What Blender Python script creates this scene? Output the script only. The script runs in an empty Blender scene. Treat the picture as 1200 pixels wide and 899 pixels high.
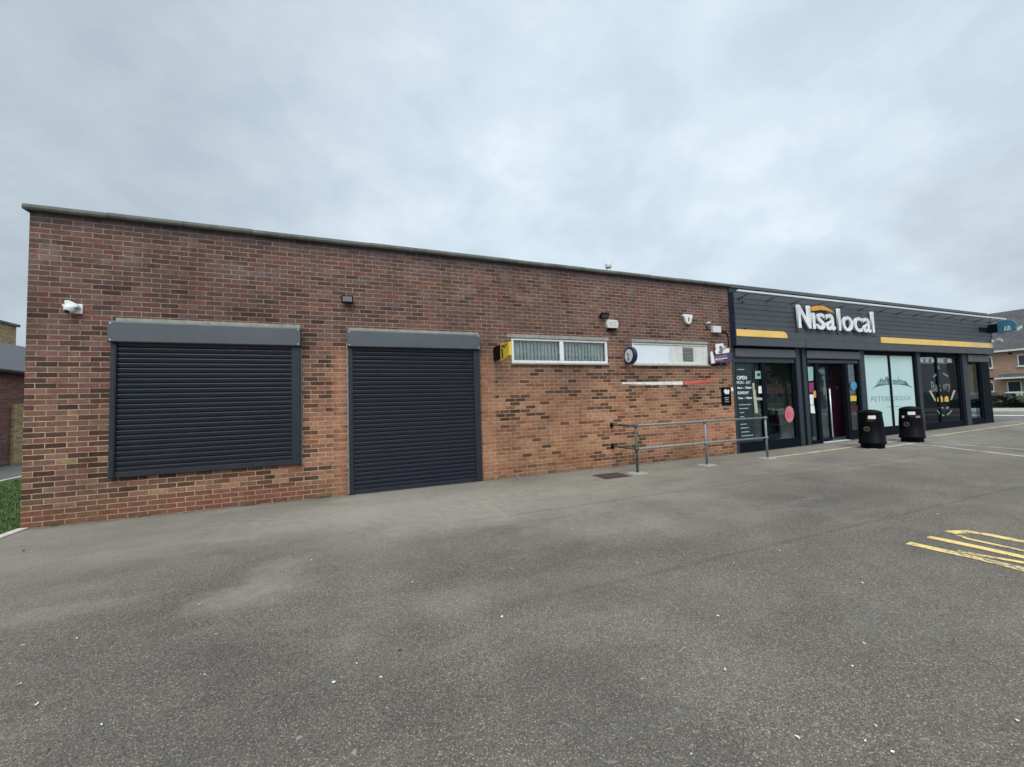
import bpy, bmesh, math, random
from mathutils import Vector, Matrix
random.seed(7)
S = bpy.context.scene
COL = S.collection
D = bpy.data
PI = math.pi

# ------------------------------------------------------------------ camera
F_PX, YAW, PIT, ROL = 468.834, 0.384309, 0.0519890, -0.0319175
CAM = Vector((4.104, -7.4995, 1.4535))
def basis():
    cy, sy, cp, sp = math.cos(YAW), math.sin(YAW), math.cos(PIT), math.sin(PIT)
    f = Vector((sy*cp, cy*cp, sp)); r = Vector((cy, -sy, 0)); u = r.cross(f)
    c, s = math.cos(ROL), math.sin(ROL)
    return c*r+s*u, -s*r+c*u, f
RR, UU, FF = basis()
def ray(px, py): return RR*((px-600)/F_PX) + UU*((449.5-py)/F_PX) + FF
# surveying helpers: where a sight line of the survey photograph meets a real plane of the place
def W(px, py, Y=0.0):
    d = ray(px, py); t = (Y-CAM.y)/d.y; return (CAM.x+d.x*t, CAM.z+d.z*t)
def atX(px, py, X):
    d = ray(px, py); t = (X-CAM.x)/d.x; return (CAM.y+d.y*t, CAM.z+d.z*t)
def gz(x):
    if x < 14: return 0.0
    if x < 30: return (x-14)*0.0122
    return 16*0.0122
def G(px, py):
    d = ray(px, py); z = 0.0
    for _ in range(12):
        t = (z-CAM.z)/d.z; z = gz(CAM.x+d.x*t)
    return (CAM.x+d.x*t, CAM.y+d.y*t)

cam = D.objects.new('camera', D.cameras.new('camera')); COL.objects.link(cam)
cam.data.sensor_width = 36; cam.data.lens = F_PX/1200*36
cam.data.clip_start = 0.05; cam.data.clip_end = 3000
m = Matrix((RR, UU, -FF)).transposed().to_4x4(); m.translation = CAM
cam.matrix_world = m
S.camera = cam

# ------------------------------------------------------------------ materials
class N:
    """small node-graph helper"""
    def __init__(s, name):
        s.m = D.materials.new(name); s.m.use_nodes = True; s.t = s.m.node_tree
        for n in list(s.t.nodes): s.t.nodes.remove(n)
        s.out = s.t.nodes.new('ShaderNodeOutputMaterial')
    def n(s, t, **k):
        x = s.t.nodes.new(t)
        for a, b in k.items(): setattr(x, a, b)
        return x
    def put(s, sock, v):
        if hasattr(v, 'is_output') or isinstance(v, bpy.types.NodeSocket): s.t.links.new(v, sock)
        elif isinstance(v, (tuple, list)):
            v = tuple(v)
            sock.default_value = v if len(sock.default_value) == len(v) else v+(1.0,)
        else: sock.default_value = v
    def math(s, op, a, b=0.0, c=None, clamp=False):
        x = s.n('ShaderNodeMath', operation=op, use_clamp=clamp); s.put(x.inputs[0], a); s.put(x.inputs[1], b)
        if c is not None: s.put(x.inputs[2], c)
        return x.outputs[0]
    def mr(s, v, a, b, c=0.0, d=1.0, smooth=False):
        x = s.n('ShaderNodeMapRange', interpolation_type='SMOOTHSTEP' if smooth else 'LINEAR')
        s.put(x.inputs[0], v)
        for i, q in enumerate((a, b, c, d)): s.put(x.inputs[i+1], q)
        return x.outputs[0]
    def mix(s, f, a, b, mode='MIX'):
        x = s.n('ShaderNodeMix', data_type='RGBA', blend_type=mode)
        s.put(x.inputs[0], f); s.put(x.inputs[6], a); s.put(x.inputs[7], b)
        return x.outputs[2]
    def obj(s):
        return s.n('ShaderNodeTexCoord').outputs['Object']
    def xyz(s, v):
        x = s.n('ShaderNodeSeparateXYZ'); s.put(x.inputs[0], v); return x.outputs
    def comb(s, a, b, c=0.0):
        x = s.n('ShaderNodeCombineXYZ'); s.put(x.inputs[0], a); s.put(x.inputs[1], b); s.put(x.inputs[2], c); return x.outputs[0]
    def noise(s, vec, scale, detail=3, rough=.55, dist=0):
        x = s.n('ShaderNodeTexNoise'); s.put(x.inputs['Vector'], vec); x.inputs['Scale'].default_value = scale
        x.inputs['Detail'].default_value = detail; x.inputs['Roughness'].default_value = rough; x.inputs['Distortion'].default_value = dist
        return x.outputs['Fac']
    def vor(s, vec, scale, feature='F1', rnd=1.0):
        x = s.n('ShaderNodeTexVoronoi', feature=feature); s.put(x.inputs['Vector'], vec); x.inputs['Scale'].default_value = scale
        x.inputs['Randomness'].default_value = rnd
        return x.outputs
    def scale(s, vec, v):
        x = s.n('ShaderNodeVectorMath', operation='MULTIPLY'); s.put(x.inputs[0], vec); x.inputs[1].default_value = v; return x.outputs[0]
    def ramp(s, f, stops, const=False):
        x = s.n('ShaderNodeValToRGB'); s.put(x.inputs[0], f); cr = x.color_ramp
        if const: cr.interpolation = 'CONSTANT'
        while len(cr.elements) < len(stops): cr.elements.new(0.5)
        for e, (p, c) in zip(cr.elements, stops): e.position = p; e.color = tuple(c)+(1,)
        return x.outputs[0]
    def bump(s, h, strength=.5, dist=.01, normal=None):
        x = s.n('ShaderNodeBump'); x.inputs['Strength'].default_value = strength; x.inputs['Distance'].default_value = dist
        s.put(x.inputs['Height'], h)
        if normal is not None: s.put(x.inputs['Normal'], normal)
        return x.outputs[0]
    def bsdf(s, color, rough=.6, metal=0.0, normal=None, spec=.5, emis=None, estr=0, coat=0):
        x = s.n('ShaderNodeBsdfPrincipled'); s.put(x.inputs['Base Color'], color); s.put(x.inputs['Roughness'], rough)
        s.put(x.inputs['Metallic'], metal); s.put(x.inputs['Specular IOR Level'], spec)
        if coat: s.put(x.inputs['Coat Weight'], coat)
        if normal is not None: s.put(x.inputs['Normal'], normal)
        if emis is not None: s.put(x.inputs['Emission Color'], emis); s.put(x.inputs['Emission Strength'], estr)
        s.t.links.new(x.outputs[0], s.out.inputs[0]); return x

def simple(name, col, rough=.55, metal=0.0, var=.12, nscale=6, bump=0.0, bscale=80, spec=.5, dirt=0.0):
    """painted / metal / plastic surface with slight unevenness and wear"""
    g = N(name); v = g.obj()
    f = g.noise(v, nscale, 5, .6)
    dark = tuple(c*(1-var) for c in col); lite = tuple(min(1, c*(1+var)) for c in col)
    c = g.mix(g.mr(f, .3, .7), dark, lite)
    if dirt:
        st = g.noise(g.scale(v, (7, 7, .9)), 2.2, 5, .65)
        c = g.mix(g.math('MULTIPLY', g.mr(st, .48, .72), dirt), c, (.16, .145, .12))
    r = g.mr(g.noise(v, nscale*3, 4), .3, .7, max(0, rough-.09), min(1, rough+.09))
    nm = g.bump(g.noise(v, bscale, 3), bump, .004) if bump else None
    g.bsdf(c, r, metal, nm, spec); return g.m

def brick(name, kind='main'):
    g = N(name); v = g.obj(); x, y, z = g.xyz(v)
    s = g.math('ADD', x, y)
    V = g.math('DIVIDE', z, .075); row = g.math('FLOOR', V)
    wn = g.n('ShaderNodeTexWhiteNoise', noise_dimensions='1D'); g.put(wn.inputs['W'], row)
    half = g.math('MULTIPLY', g.math('FLOORED_MODULO', row, 2.0), .5)
    U = g.math('ADD', g.math('ADD', g.math('DIVIDE', s, .225), half), g.math('MULTIPLY', wn.outputs['Value'], .06))
    col = g.math('FLOOR', U); fu = g.math('FRACT', U); fv = g.math('FRACT', V)
    du = g.math('MULTIPLY', g.math('MINIMUM', fu, g.math('SUBTRACT', 1.0, fu)), .225)
    dv = g.math('MULTIPLY', g.math('MINIMUM', fv, g.math('SUBTRACT', 1.0, fv)), .075)
    dd = g.math('ADD', g.math('MINIMUM', du, dv), g.math('MULTIPLY', g.math('SUBTRACT', g.noise(v, 34, 3, .7), .5), .011))
    mortar = g.mr(dd, .0042, .0074, 1, 0, True)
    w2 = g.n('ShaderNodeTexWhiteNoise', noise_dimensions='2D'); g.put(w2.inputs['Vector'], g.comb(col, row))
    rnd = w2.outputs['Value']; sep = g.n('ShaderNodeSeparateColor'); g.put(sep.inputs[0], w2.outputs['Color'])
    r2, r3, r4 = sep.outputs
    big = g.noise(g.scale(v, (1, 1, 1.3)), .55, 4, .6); mid = g.noise(v, 2.3, 4, .6)
    if kind == 'main':
        low_a = g.ramp(rnd, [(0, (.180, .096, .066)), (.2, (.220, .118, .080)), (.4, (.140, .068, .048)), (.55, (.235, .132, .094)), (.7, (.200, .092, .066)), (.85, (.160, .088, .066))], True)
        low_b = g.ramp(rnd, [(0, (.320, .155, .082)), (.2, (.365, .190, .108)), (.4, (.275, .125, .065)), (.55, (.390, .205, .120)), (.7, (.340, .155, .086)), (.85, (.355, .190, .112))], True)
        low = g.mix(g.mr(g.math('ADD', x, g.math('MULTIPLY', g.math('SUBTRACT', big, .5), 5)), 1.5, 6.5, 0, 1), low_a, low_b)
        top = g.ramp(rnd, [(0, (.138, .073, .058)), (.2, (.108, .061, .052)), (.4, (.158, .084, .064)), (.55, (.128, .078, .056)), (.7, (.148, .064, .050)), (.85, (.118, .072, .064))], True)
        # higher courses are the darker purple brick, lower courses the orange-brown ones
        h = g.mr(g.math('ADD', z, g.math('MULTIPLY', g.math('SUBTRACT', big, .5), 2.6)), 1.05, 3.05, 0, 1, True)
        h = g.math('ADD', h, g.math('MULTIPLY', g.math('SUBTRACT', r3, .5), .5), clamp=True)
        c = g.mix(h, low, top)
        # dark over-burnt bricks, clustered
        dens = g.mr(g.math('ADD', g.noise(g.comb(g.math('MULTIPLY', col, .225), 0.0, g.math('MULTIPLY', row, .075)), .9, 3), g.mr(x, 0, 4, .06, 0)), .38, .64, .05, .42)
        isd = g.math('LESS_THAN', r2, dens)
        c = g.mix(g.math('MULTIPLY', isd, g.mr(z, 2.6, 3.6, .86, .55)), c, g.mix(r4, (.036, .022, .018), (.085, .045, .031)))
        c = g.mix(1.0, c, g.ramp(r3, [(0, (.74, .73, .72)), (.5, (.98, .98, .98)), (1, (1.24, 1.20, 1.16))]), 'MULTIPLY')
        # occasional buff bricks low down on the left
        isb = g.math('MULTIPLY', g.math('GREATER_THAN', r4, .94), g.mr(g.math('ADD', z, g.math('MULTIPLY', x, .5)), 1.0, 2.2, .8, 0))
        c = g.mix(isb, c, (.33, .235, .125))
        # red damp-course bricks at the foot of the wall
        foot = g.math('MULTIPLY', g.mr(g.math('ADD', z, g.math('MULTIPLY', g.math('SUBTRACT', mid, .5), .15)), .22, .30, 1, 0), g.mr(x, 3.0, 6.0, .85, .35))
        c = g.mix(foot, c, g.mix(rnd, (.215, .078, .052), (.145, .052, .040)))
        # repointed strip right of the door and a newer red patch
        st = g.math('MULTIPLY', g.mr(g.math('ABSOLUTE', g.math('SUBTRACT', x, 6.62)), .10, .20, .7, 0), g.mr(z, 2.3, 2.6, 1, 0))
        st2 = g.math('MULTIPLY', g.mr(g.math('ABSOLUTE', g.math('SUBTRACT', x, 3.93)), .05, .16, .6, 0), g.mr(z, 2.3, 2.6, 1, 0))
        rp = g.math('MULTIPLY', g.mr(g.math('ABSOLUTE', g.math('SUBTRACT', z, .86)), .05, .20, .55, 0), g.math('MULTIPLY', g.mr(x, 6.3, 7.0, 0, 1), g.mr(x, 9.2, 10.2, 1, 0)))
        rp2 = g.math('MULTIPLY', g.mr(g.math('ABSOLUTE', g.math('SUBTRACT', z, .75)), .25, .50, .5, 0), g.mr(x, 10.2, 11.2, 0, 1))
        c = g.mix(g.math('MAXIMUM', g.math('MAXIMUM', st, st2), g.math('MAXIMUM', rp, rp2)), c, (.375, .172, .105))
        mo = g.mix(h, (.50, .35, .235), (.335, .250, .222))
        # broad soot and weather staining, and run-off streaks
        so_ = g.noise(g.scale(v, (1.0, 1.0, .55)), .9, 6, .62, .3)
        stn = g.ramp(so_, [(.30, (.66, .64, .63)), (.50, (1, 1, 1)), (.72, (1.20, 1.16, 1.12))])
        c = g.mix(1.0, c, stn, 'MULTIPLY'); mo = g.mix(.8, mo, stn, 'MULTIPLY')
        rn = g.math('MULTIPLY', g.mr(g.noise(g.scale(v, (5.5, 5.5, .28)), 1.0, 4, .6), .54, .72, 0, .42), g.mr(z, 1.2, 4.2, .25, 1))
        c = g.mix(rn, c, (.075, .058, .052)); mo = g.mix(rn, mo, (.13, .105, .095))
        # lime bloom washed over the top courses
        bl = g.math('MULTIPLY', g.mr(mid, .52, .74), g.mr(z, 2.9, 3.7, 0, .42))
        c = g.mix(bl, c, (.27, .225, .225))
        # darker band under the coping, greenish foot
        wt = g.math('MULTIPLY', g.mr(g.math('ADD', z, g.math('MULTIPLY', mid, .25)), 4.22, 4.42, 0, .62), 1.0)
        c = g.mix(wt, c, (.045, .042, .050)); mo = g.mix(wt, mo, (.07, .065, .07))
        gf = g.math('MULTIPLY', g.mr(z, .0, .55, .5, 0), g.mr(mid, .42, .62))
        c = g.mix(gf, c, (.17, .115, .055)); mo = g.mix(gf, mo, (.22, .15, .075))
    elif kind == 'pink':
        c = g.ramp(rnd, [(0, (.42, .255, .18)), (.3, (.46, .285, .205)), (.6, (.39, .23, .165)), (.8, (.47, .30, .22))], True); mo = (.42, .33, .26, 1)
    elif kind == 'red':
        c = g.ramp(rnd, [(0, (.20, .085, .065)), (.3, (.16, .07, .06)), (.6, (.24, .11, .08)), (.8, (.13, .07, .07))], True); mo = (.33, .25, .22, 1)
    else:
        c = g.ramp(rnd, [(0, (.42, .31, .15)), (.3, (.37, .26, .12)), (.6, (.47, .36, .19)), (.8, (.30, .22, .12))], True); mo = (.40, .34, .24, 1)
    fine = g.noise(v, 70, 5, .7); blot = g.noise(v, 15, 4, .7)
    c = g.mix(1.0, c, g.ramp(fine, [(.25, (.72, .72, .72)), (.75, (1.22, 1.22, 1.22))]), 'MULTIPLY')
    c = g.mix(1.0, c, g.ramp(blot, [(.3, (.74, .74, .74)), (.7, (1.24, 1.24, 1.24))]), 'MULTIPLY')
    mo = g.mix(1.0, mo, g.ramp(g.noise(v, 9, 4), [(.25, (.72, .70, .68)), (.75, (1.15, 1.15, 1.15))]), 'MULTIPLY')
    # joints fade here and there where mortar was smeared or washed out
    mm = g.math('MULTIPLY', mortar, g.mr(g.noise(v, 2.4, 5, .7), .34, .56, .50, 1.0))
    c = g.mix(mm, c, mo)
    hgt = g.math('ADD', g.math('SUBTRACT', 1.0, mortar), g.math('MULTIPLY', fine, .45))
    hgt = g.math('ADD', hgt, g.math('MULTIPLY', r3, .35))
    g.bsdf(c, .88, 0, g.bump(hgt, .8, .006), .25); return g.m

def tarmac(name, base=(.170, .150, .126), road=False):
    g = N(name); v = g.obj(); x, y, z = g.xyz(v)
    cell = g.vor(v, 165); cs = g.n('ShaderNodeSeparateColor'); g.put(cs.inputs[0], cell['Color'])
    agg = g.ramp(cs.outputs[0], [(0, (.50, .50, .50)), (.35, (.86, .86, .86)), (.7, (1.04, 1.03, 1.02)), (.90, (1.40, 1.38, 1.35)), (.98, (2.3, 2.26, 2.2))])
    gap = g.mr(cell['Distance'], .25, .62, 1.0, .62)
    fine = g.noise(v, 300, 2)
    n1 = g.noise(v, .33, 5, .6, .4); n2 = g.noise(v, 1.3, 5, .62); n3 = g.noise(g.scale(v, (.6, 1.3, 1)), 1.1, 5, .65); n4 = g.noise(v, 7, 4, .6)
    c = g.mix(1.0, base, agg, 'MULTIPLY')
    c = g.mix(1.0, c, g.comb(gap, gap, gap), 'MULTIPLY')
    c = g.mix(1.0, c, g.ramp(n1, [(.3, (.76, .765, .785)), (.7, (1.24, 1.22, 1.18))]), 'MULTIPLY')
    c = g.mix(1.0, c, g.ramp(n2, [(.3, (.82, .82, .83)), (.7, (1.18, 1.17, 1.15))]), 'MULTIPLY')
    if not road:
        # pale dust trodden and washed along the wall
        band = g.math('MULTIPLY', g.mr(g.math('ADD', y, g.math('MULTIPLY', g.math('SUBTRACT', n1, .5), 3.2)), -4.0, -.9, 0, 1, True), g.mr(n3, .30, .60, .35, 1))
        c = g.mix(g.math('MULTIPLY', band, .52), c, (.272, .248, .208))
        pat = g.math('MULTIPLY', g.mr(n3, .55, .74), g.mr(n4, .3, .6, .5, 1))
        c = g.mix(g.math('MULTIPLY', pat, .28), c, (.25, .238, .215))
        # a few individual pale spill marks
        for (sx, sy, rx, ry, k) in ((3.35, -3.55, .42, .14, .34), (4.15, -.42, .40, .16, .45), (2.05, -3.3, .5, .12, .25), (6.9, -3.4, 1.3, .35, .30), (8.3, -3.9, 1.2, .3, .22), (5.2, -2.6, .8, .25, .25), (4.6, -1.7, 1.9, .8, .42), (6.6, -2.2, 1.5, .7, .36), (3.45, -3.25, .25, .34, .42), (3.3, -3.75, .35, .18, .30), (5.3, -1.2, 2.2, .7, .40)):
            ex = g.math('POWER', g.math('DIVIDE', g.math('SUBTRACT', x, sx), rx), 2.0); ey = g.math('POWER', g.math('DIVIDE', g.math('SUBTRACT', y, sy), ry), 2.0)
            q = g.math('ADD', g.math('ADD', ex, ey), g.math('MULTIPLY', g.math('SUBTRACT', n4, .5), 3.0))
            c = g.mix(g.mr(q, -1.0, 2.4, k*.8, 0, True), c, (.36, .325, .27))
        # darker damp and oily patches
        n5 = g.noise(g.scale(v, (.8, 1.3, 1)), .85, 6, .65, .6)
        c = g.mix(g.mr(n5, .56, .74, 0, .26), c, (.072, .068, .063))
        sw = g.noise(g.scale(v, (.5, 1.1, 1)), 1.2, 5, .65, 1.0)
        c = g.mix(g.math('MULTIPLY', g.mr(sw, .54, .68), g.mr(y, -7, -1, .04, .26)), c, (.285, .262, .220))
        # tarred seams between the strips the surfacing was laid in
        for (ys, x0, x1, k) in ((-4.735, 4.6, 60, .34), (-2.53, 5.0, 60, .34)):
            wob = g.math('MULTIPLY', g.math('SUBTRACT', n2, .5), .10)
            q = g.math('ABSOLUTE', g.math('SUBTRACT', g.math('ADD', y, wob), ys))
            l = g.math('MULTIPLY', g.mr(q, .006, .045, 1, 0, True), g.math('MULTIPLY', g.mr(x, x0, x0+1.5), g.mr(n4, .34, .55, .25, 1)))
            c = g.mix(g.math('MULTIPLY', l, k), c, (.042, .041, .040))
        # damp dirt right at the foot of the wall
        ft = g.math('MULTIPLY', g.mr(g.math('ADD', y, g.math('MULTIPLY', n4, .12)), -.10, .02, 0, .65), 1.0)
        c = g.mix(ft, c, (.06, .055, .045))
        # fine cracks opening along some of the surfacing
        vc = g.n('ShaderNodeTexVoronoi', feature='DISTANCE_TO_EDGE'); g.put(vc.inputs['Vector'], v); vc.inputs['Scale'].default_value = .55
        wv = g.math('ADD', vc.outputs['Distance'], g.math('MULTIPLY', g.math('SUBTRACT', g.noise(v, 5, 4, .7), .5), .05))
        ck = g.math('MULTIPLY', g.mr(g.math('ABSOLUTE', wv), .001, .004, 1, 0), g.mr(g.noise(v, .5, 3), .54, .66, 0, .28))
        c = g.mix(ck, c, (.04, .038, .035))
        # trodden gum and specks of grit
        v2 = g.vor(v, 3.6); s2 = g.n('ShaderNodeSeparateColor'); g.put(s2.inputs[0], v2['Color'])
        gum = g.math('MULTIPLY', g.mr(g.math('ADD', v2['Distance'], g.math('MULTIPLY', g.math('SUBTRACT', n4, .5), .04)), .035, .055, 1, 0), g.math('GREATER_THAN', s2.outputs[0], .62))
        c = g.mix(g.math('MULTIPLY', gum, .42), c, (.42, .41, .39))
        v3 = g.vor(v, 11.0); s3 = g.n('ShaderNodeSeparateColor'); g.put(s3.inputs[0], v3['Color'])
        grit = g.math('MULTIPLY', g.mr(v3['Distance'], .03, .07, 1, 0), g.math('GREATER_THAN', s3.outputs[1], .80))
        c = g.mix(g.math('MULTIPLY', grit, .5), c, (.55, .54, .51))
    hh = g.math('ADD', g.math('MULTIPLY', g.mr(cell['Distance'], .1, .65, 1, 0), 1.0), g.math('MULTIPLY', fine, .3))
    g.bsdf(c, g.mr(n2, .3, .7, .80, .92), 0, g.bump(hh, .55, .004), .3); return g.m

def glass(name, tint=(.80, .86, .86), rough=.015, rmax=1.0):
    g = N(name)
    tr = g.n('ShaderNodeBsdfTransparent'); tr.inputs[0].default_value = tint+(1,)
    gl = g.n('ShaderNodeBsdfGlossy'); gl.inputs['Roughness'].default_value = rough; gl.inputs[0].default_value = (.95, .98, 1, 1)
    nz = g.noise(g.obj(), 1.5, 2); nm = g.bump(nz, .06, .02); g.put(gl.inputs['Normal'], nm)
    fr = g.n('ShaderNodeFresnel'); fr.inputs[0].default_value = 1.5
    mx = g.n('ShaderNodeMixShader'); g.put(mx.inputs[0], g.math('MULTIPLY', fr.outputs[0], rmax)); g.put(mx.inputs[1], tr.outputs[0]); g.put(mx.inputs[2], gl.outputs[0])
    g.t.links.new(mx.outputs[0], g.out.inputs[0]); return g.m

def emit(name, col, st):
    g = N(name); g.bsdf(col, .5, emis=col, estr=st); return g.m

def foliage(name, a, b):
    g = N(name); v = g.obj(); oi = g.noise(v, 2.4, 3)
    c = g.mix(g.mr(oi, .3, .7), a, b)
    c = g.mix(1.0, c, g.ramp(g.noise(v, 23, 2), [(.2, (.6, .6, .6)), (.8, (1.4, 1.4, 1.4))]), 'MULTIPLY')
    g.bsdf(c, .65, 0, None, .3); return g.m

def tiles(name, col):
    g = N(name); v = g.obj(); x, y, z = g.xyz(v)
    V = g.math('DIVIDE', z, .19); row = g.math('FLOOR', V); fv = g.math('FRACT', V)
    U = g.math('ADD', g.math('DIVIDE', y, .3), g.math('MULTIPLY', g.math('FLOORED_MODULO', row, 2.0), .5))
    w2 = g.n('ShaderNodeTexWhiteNoise', noise_dimensions='2D'); g.put(w2.inputs['Vector'], g.comb(g.math('FLOOR', U), row))
    c = g.mix(w2.outputs['Value'], tuple(q*.8 for q in col), tuple(q*1.2 for q in col))
    c = g.mix(g.mr(fv, .0, .16, .75, 0), c, tuple(q*.3 for q in col))
    c = g.mix(g.mr(g.noise(v, .8, 5), .45, .75, 0, .35), c, (.11, .11, .10))
    g.bsdf(c, .75, 0, g.bump(g.math('SUBTRACT', 1.0, fv), .6, .02), .3); return g.m

M = {}
M['brick'] = brick('main_brick'); M['pink'] = brick('pink_brick', 'pink'); M['redbrick'] = brick('red_brick', 'red'); M['buff'] = brick('buff_brick', 'buff')
M['tarmac'] = tarmac('tarmac'); M['roadtar'] = tarmac('road_tarmac', (.20, .195, .185), True); M['pathtar'] = tarmac('path_tarmac', (.15, .15, .148), True)
M['concrete'] = simple('concrete', (.29, .275, .24), .85, var=.22, nscale=9, bump=.4, dirt=.35)
M['coping'] = simple('coping_stone', (.098, .102, .090), .85, var=.32, nscale=5, bump=.5, dirt=.5)
M['kerb'] = simple('kerb_stone', (.47, .44, .37), .85, var=.2, nscale=9, bump=.4)
M['pave'] = simple('paving', (.30, .28, .25), .85, var=.15, nscale=4, bump=.3)
M['shutter'] = simple('shutter_paint', (.011, .015, .027), .36, var=.08, nscale=2, dirt=.0, spec=.6)
M['hood'] = simple('shutter_hood_paint', (.074, .083, .096), .45, var=.10, nscale=2, dirt=.10)
M['guide'] = simple('guide_paint', (.013, .017, .025), .5, var=.1, nscale=3)
M['clad'] = simple('fascia_cladding', (.062, .072, .083), .5, var=.08, nscale=2.5, dirt=.06)
M['dark'] = simple('dark_frame', (.004, .007, .012), .65, var=.12, nscale=4, spec=.10)
M['post'] = simple('post_paint', (.024, .034, .047), .5, var=.1, nscale=4, dirt=.08)
M['yellow'] = simple('yellow_band_paint', (.80, .52, .15), .5, var=.08, nscale=3, dirt=.08)
M['white'] = simple('white_plastic', (.72, .73, .72), .4, var=.05, nscale=5, dirt=.08)
M['offwhite'] = simple('aged_white_paint', (.60, .61, .585), .6, var=.08, nscale=6, dirt=.30)
M['letters'] = simple('letter_white', (.78, .80, .83), .4, var=.04, nscale=5)
M['orange'] = simple('orange_arc', (.78, .36, .05), .45, var=.06)
M['galv'] = simple('galvanised_steel', (.23, .25, .255), .65, .5, var=.22, nscale=12, dirt=.15)
M['darkgalv'] = simple('weathered_green_steel', (.075, .095, .085), .55, .2, var=.3, nscale=14)
M['black'] = simple('black_plastic', (.003, .0035, .005), .5, var=.15, nscale=6, spec=.08)
M['lens'] = simple('lens_black', (.006, .006, .008), .08)
M['alu'] = simple('aluminium_trim', (.74, .76, .78), .35, .3, var=.05)
M['glass'] = glass('shop_glass', (.74, .82, .83), rmax=.40); M['winglass'] = glass('window_glass', (.96, .98, .975), rmax=.8)
M['houseglass'] = simple('house_window_glass', (.03, .04, .045), .08)
M['blind'] = simple('blind_fabric', (.50, .545, .53), .8, var=.12, nscale=4)
M['teal'] = simple('frosted_mint_vinyl', (.48, .645, .635), .35, var=.04, nscale=1.5)
M['darkteal'] = simple('dark_teal_vinyl', (.013, .030, .038), .3)
M['bakevinyl'] = simple('black_vinyl', (.006, .009, .014), .7, spec=.1)
M['skyline'] = simple('skyline_ink', (.07, .14, .145), .5)
M['ink'] = simple('pale_ink', (.16, .26, .27), .5)
M['txt'] = simple('white_vinyl_text', (.70, .74, .74), .5, var=.03)
M['paper'] = simple('paper', (.74, .76, .74), .7, var=.05)
M['cream'] = simple('cream_print', (.40, .39, .30), .6)
M['breadyellow'] = simple('bread_print', (.62, .38, .08), .6, var=.2, nscale=20)
M['mint'] = simple('mint_poster', (.26, .44, .39), .6); M['blue'] = simple('blue_print', (.06, .26, .44), .5)
M['magenta'] = simple('magenta_print', (.24, .03, .11), .5); M['maroon'] = simple('maroon_panel', (.060, .005, .024), .5)
M['pinkp'] = simple('pink_print', (.46, .18, .21), .55, var=.25, nscale=12); M['navy'] = simple('navy_plastic', (.012, .018, .075), .35)
M['signyellow'] = simple('sign_yellow', (.70, .47, .05), .45, var=.05); M['purple'] = simple('purple_board', (.060, .045, .115), .5)
M['airblue'] = simple('air_sign_blue', (.035, .165, .26), .45, var=.15, nscale=4); M['redpaint'] = simple('faded_red_paint', (.50, .10, .085), .8, var=.3, nscale=9)
M['whitepaint'] = simple('worn_white_paint', (.68, .67, .64), .8, var=.18, nscale=9)
M['rust'] = simple('rusty_iron', (.075, .052, .042), .8, .2, var=.45, nscale=22, bump=.6)
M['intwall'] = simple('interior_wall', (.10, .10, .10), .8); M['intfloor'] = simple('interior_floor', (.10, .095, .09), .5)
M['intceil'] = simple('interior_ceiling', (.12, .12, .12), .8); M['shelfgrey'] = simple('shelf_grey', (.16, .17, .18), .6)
M['roofdark'] = tiles('house_roof_tiles', (.072, .070, .075)); M['slate'] = simple('slate_roof', (.062, .062, .068), .7, var=.2, nscale=7, bump=.3)
M['felt'] = simple('roof_felt', (.07, .07, .07), .9)
M['hedge'] = foliage('hedge_leaves', (.010, .020, .010), (.030, .050, .018)); M['grass'] = foliage('grass_blades', (.050, .115, .018), (.090, .160, .036))
M['tree'] = foliage('tree_leaves', (.03, .055, .02), (.07, .10, .03)); M['bark'] = simple('bark', (.09, .07, .05), .9, var=.3, nscale=20, bump=.8)
M['soil'] = simple('soil', (.05, .07, .025), .95, var=.4, nscale=9, bump=.5)
M['petal'] = simple('petal_white', (.62, .61, .57), .7, var=.25, nscale=60); M['blackbit'] = simple('black_scrap', (.015, .015, .015), .7)
M['tube'] = emit('ceiling_tube', (.9, .95, 1.0), 32.0)
def worn(name, col):
    """road paint worn through to the tarmac"""
    g = N(name); v = g.obj(); n = g.noise(v, 26, 5, .7); n2 = g.noise(v, 3, 3)
    f = g.mr(g.math('ADD', n, g.math('MULTIPLY', g.math('SUBTRACT', n2, .5), .7)), .34, .50)
    c = g.mix(f, (.15, .145, .135), col); c = g.mix(1.0, c, g.ramp(g.noise(v, 130, 3), [(.3, (.8, .8, .8)), (.7, (1.12, 1.12, 1.12))]), 'MULTIPLY')
    g.bsdf(c, .8, 0, g.bump(n, .3, .003)); return g.m
M['yline'] = worn('yellow_road_paint', (.72, .52, .19)); M['yfaint'] = worn('faded_yellow_road_paint', (.60, .53, .30)); M['wline'] = worn('white_road_paint', (.46, .45, .42))

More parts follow.
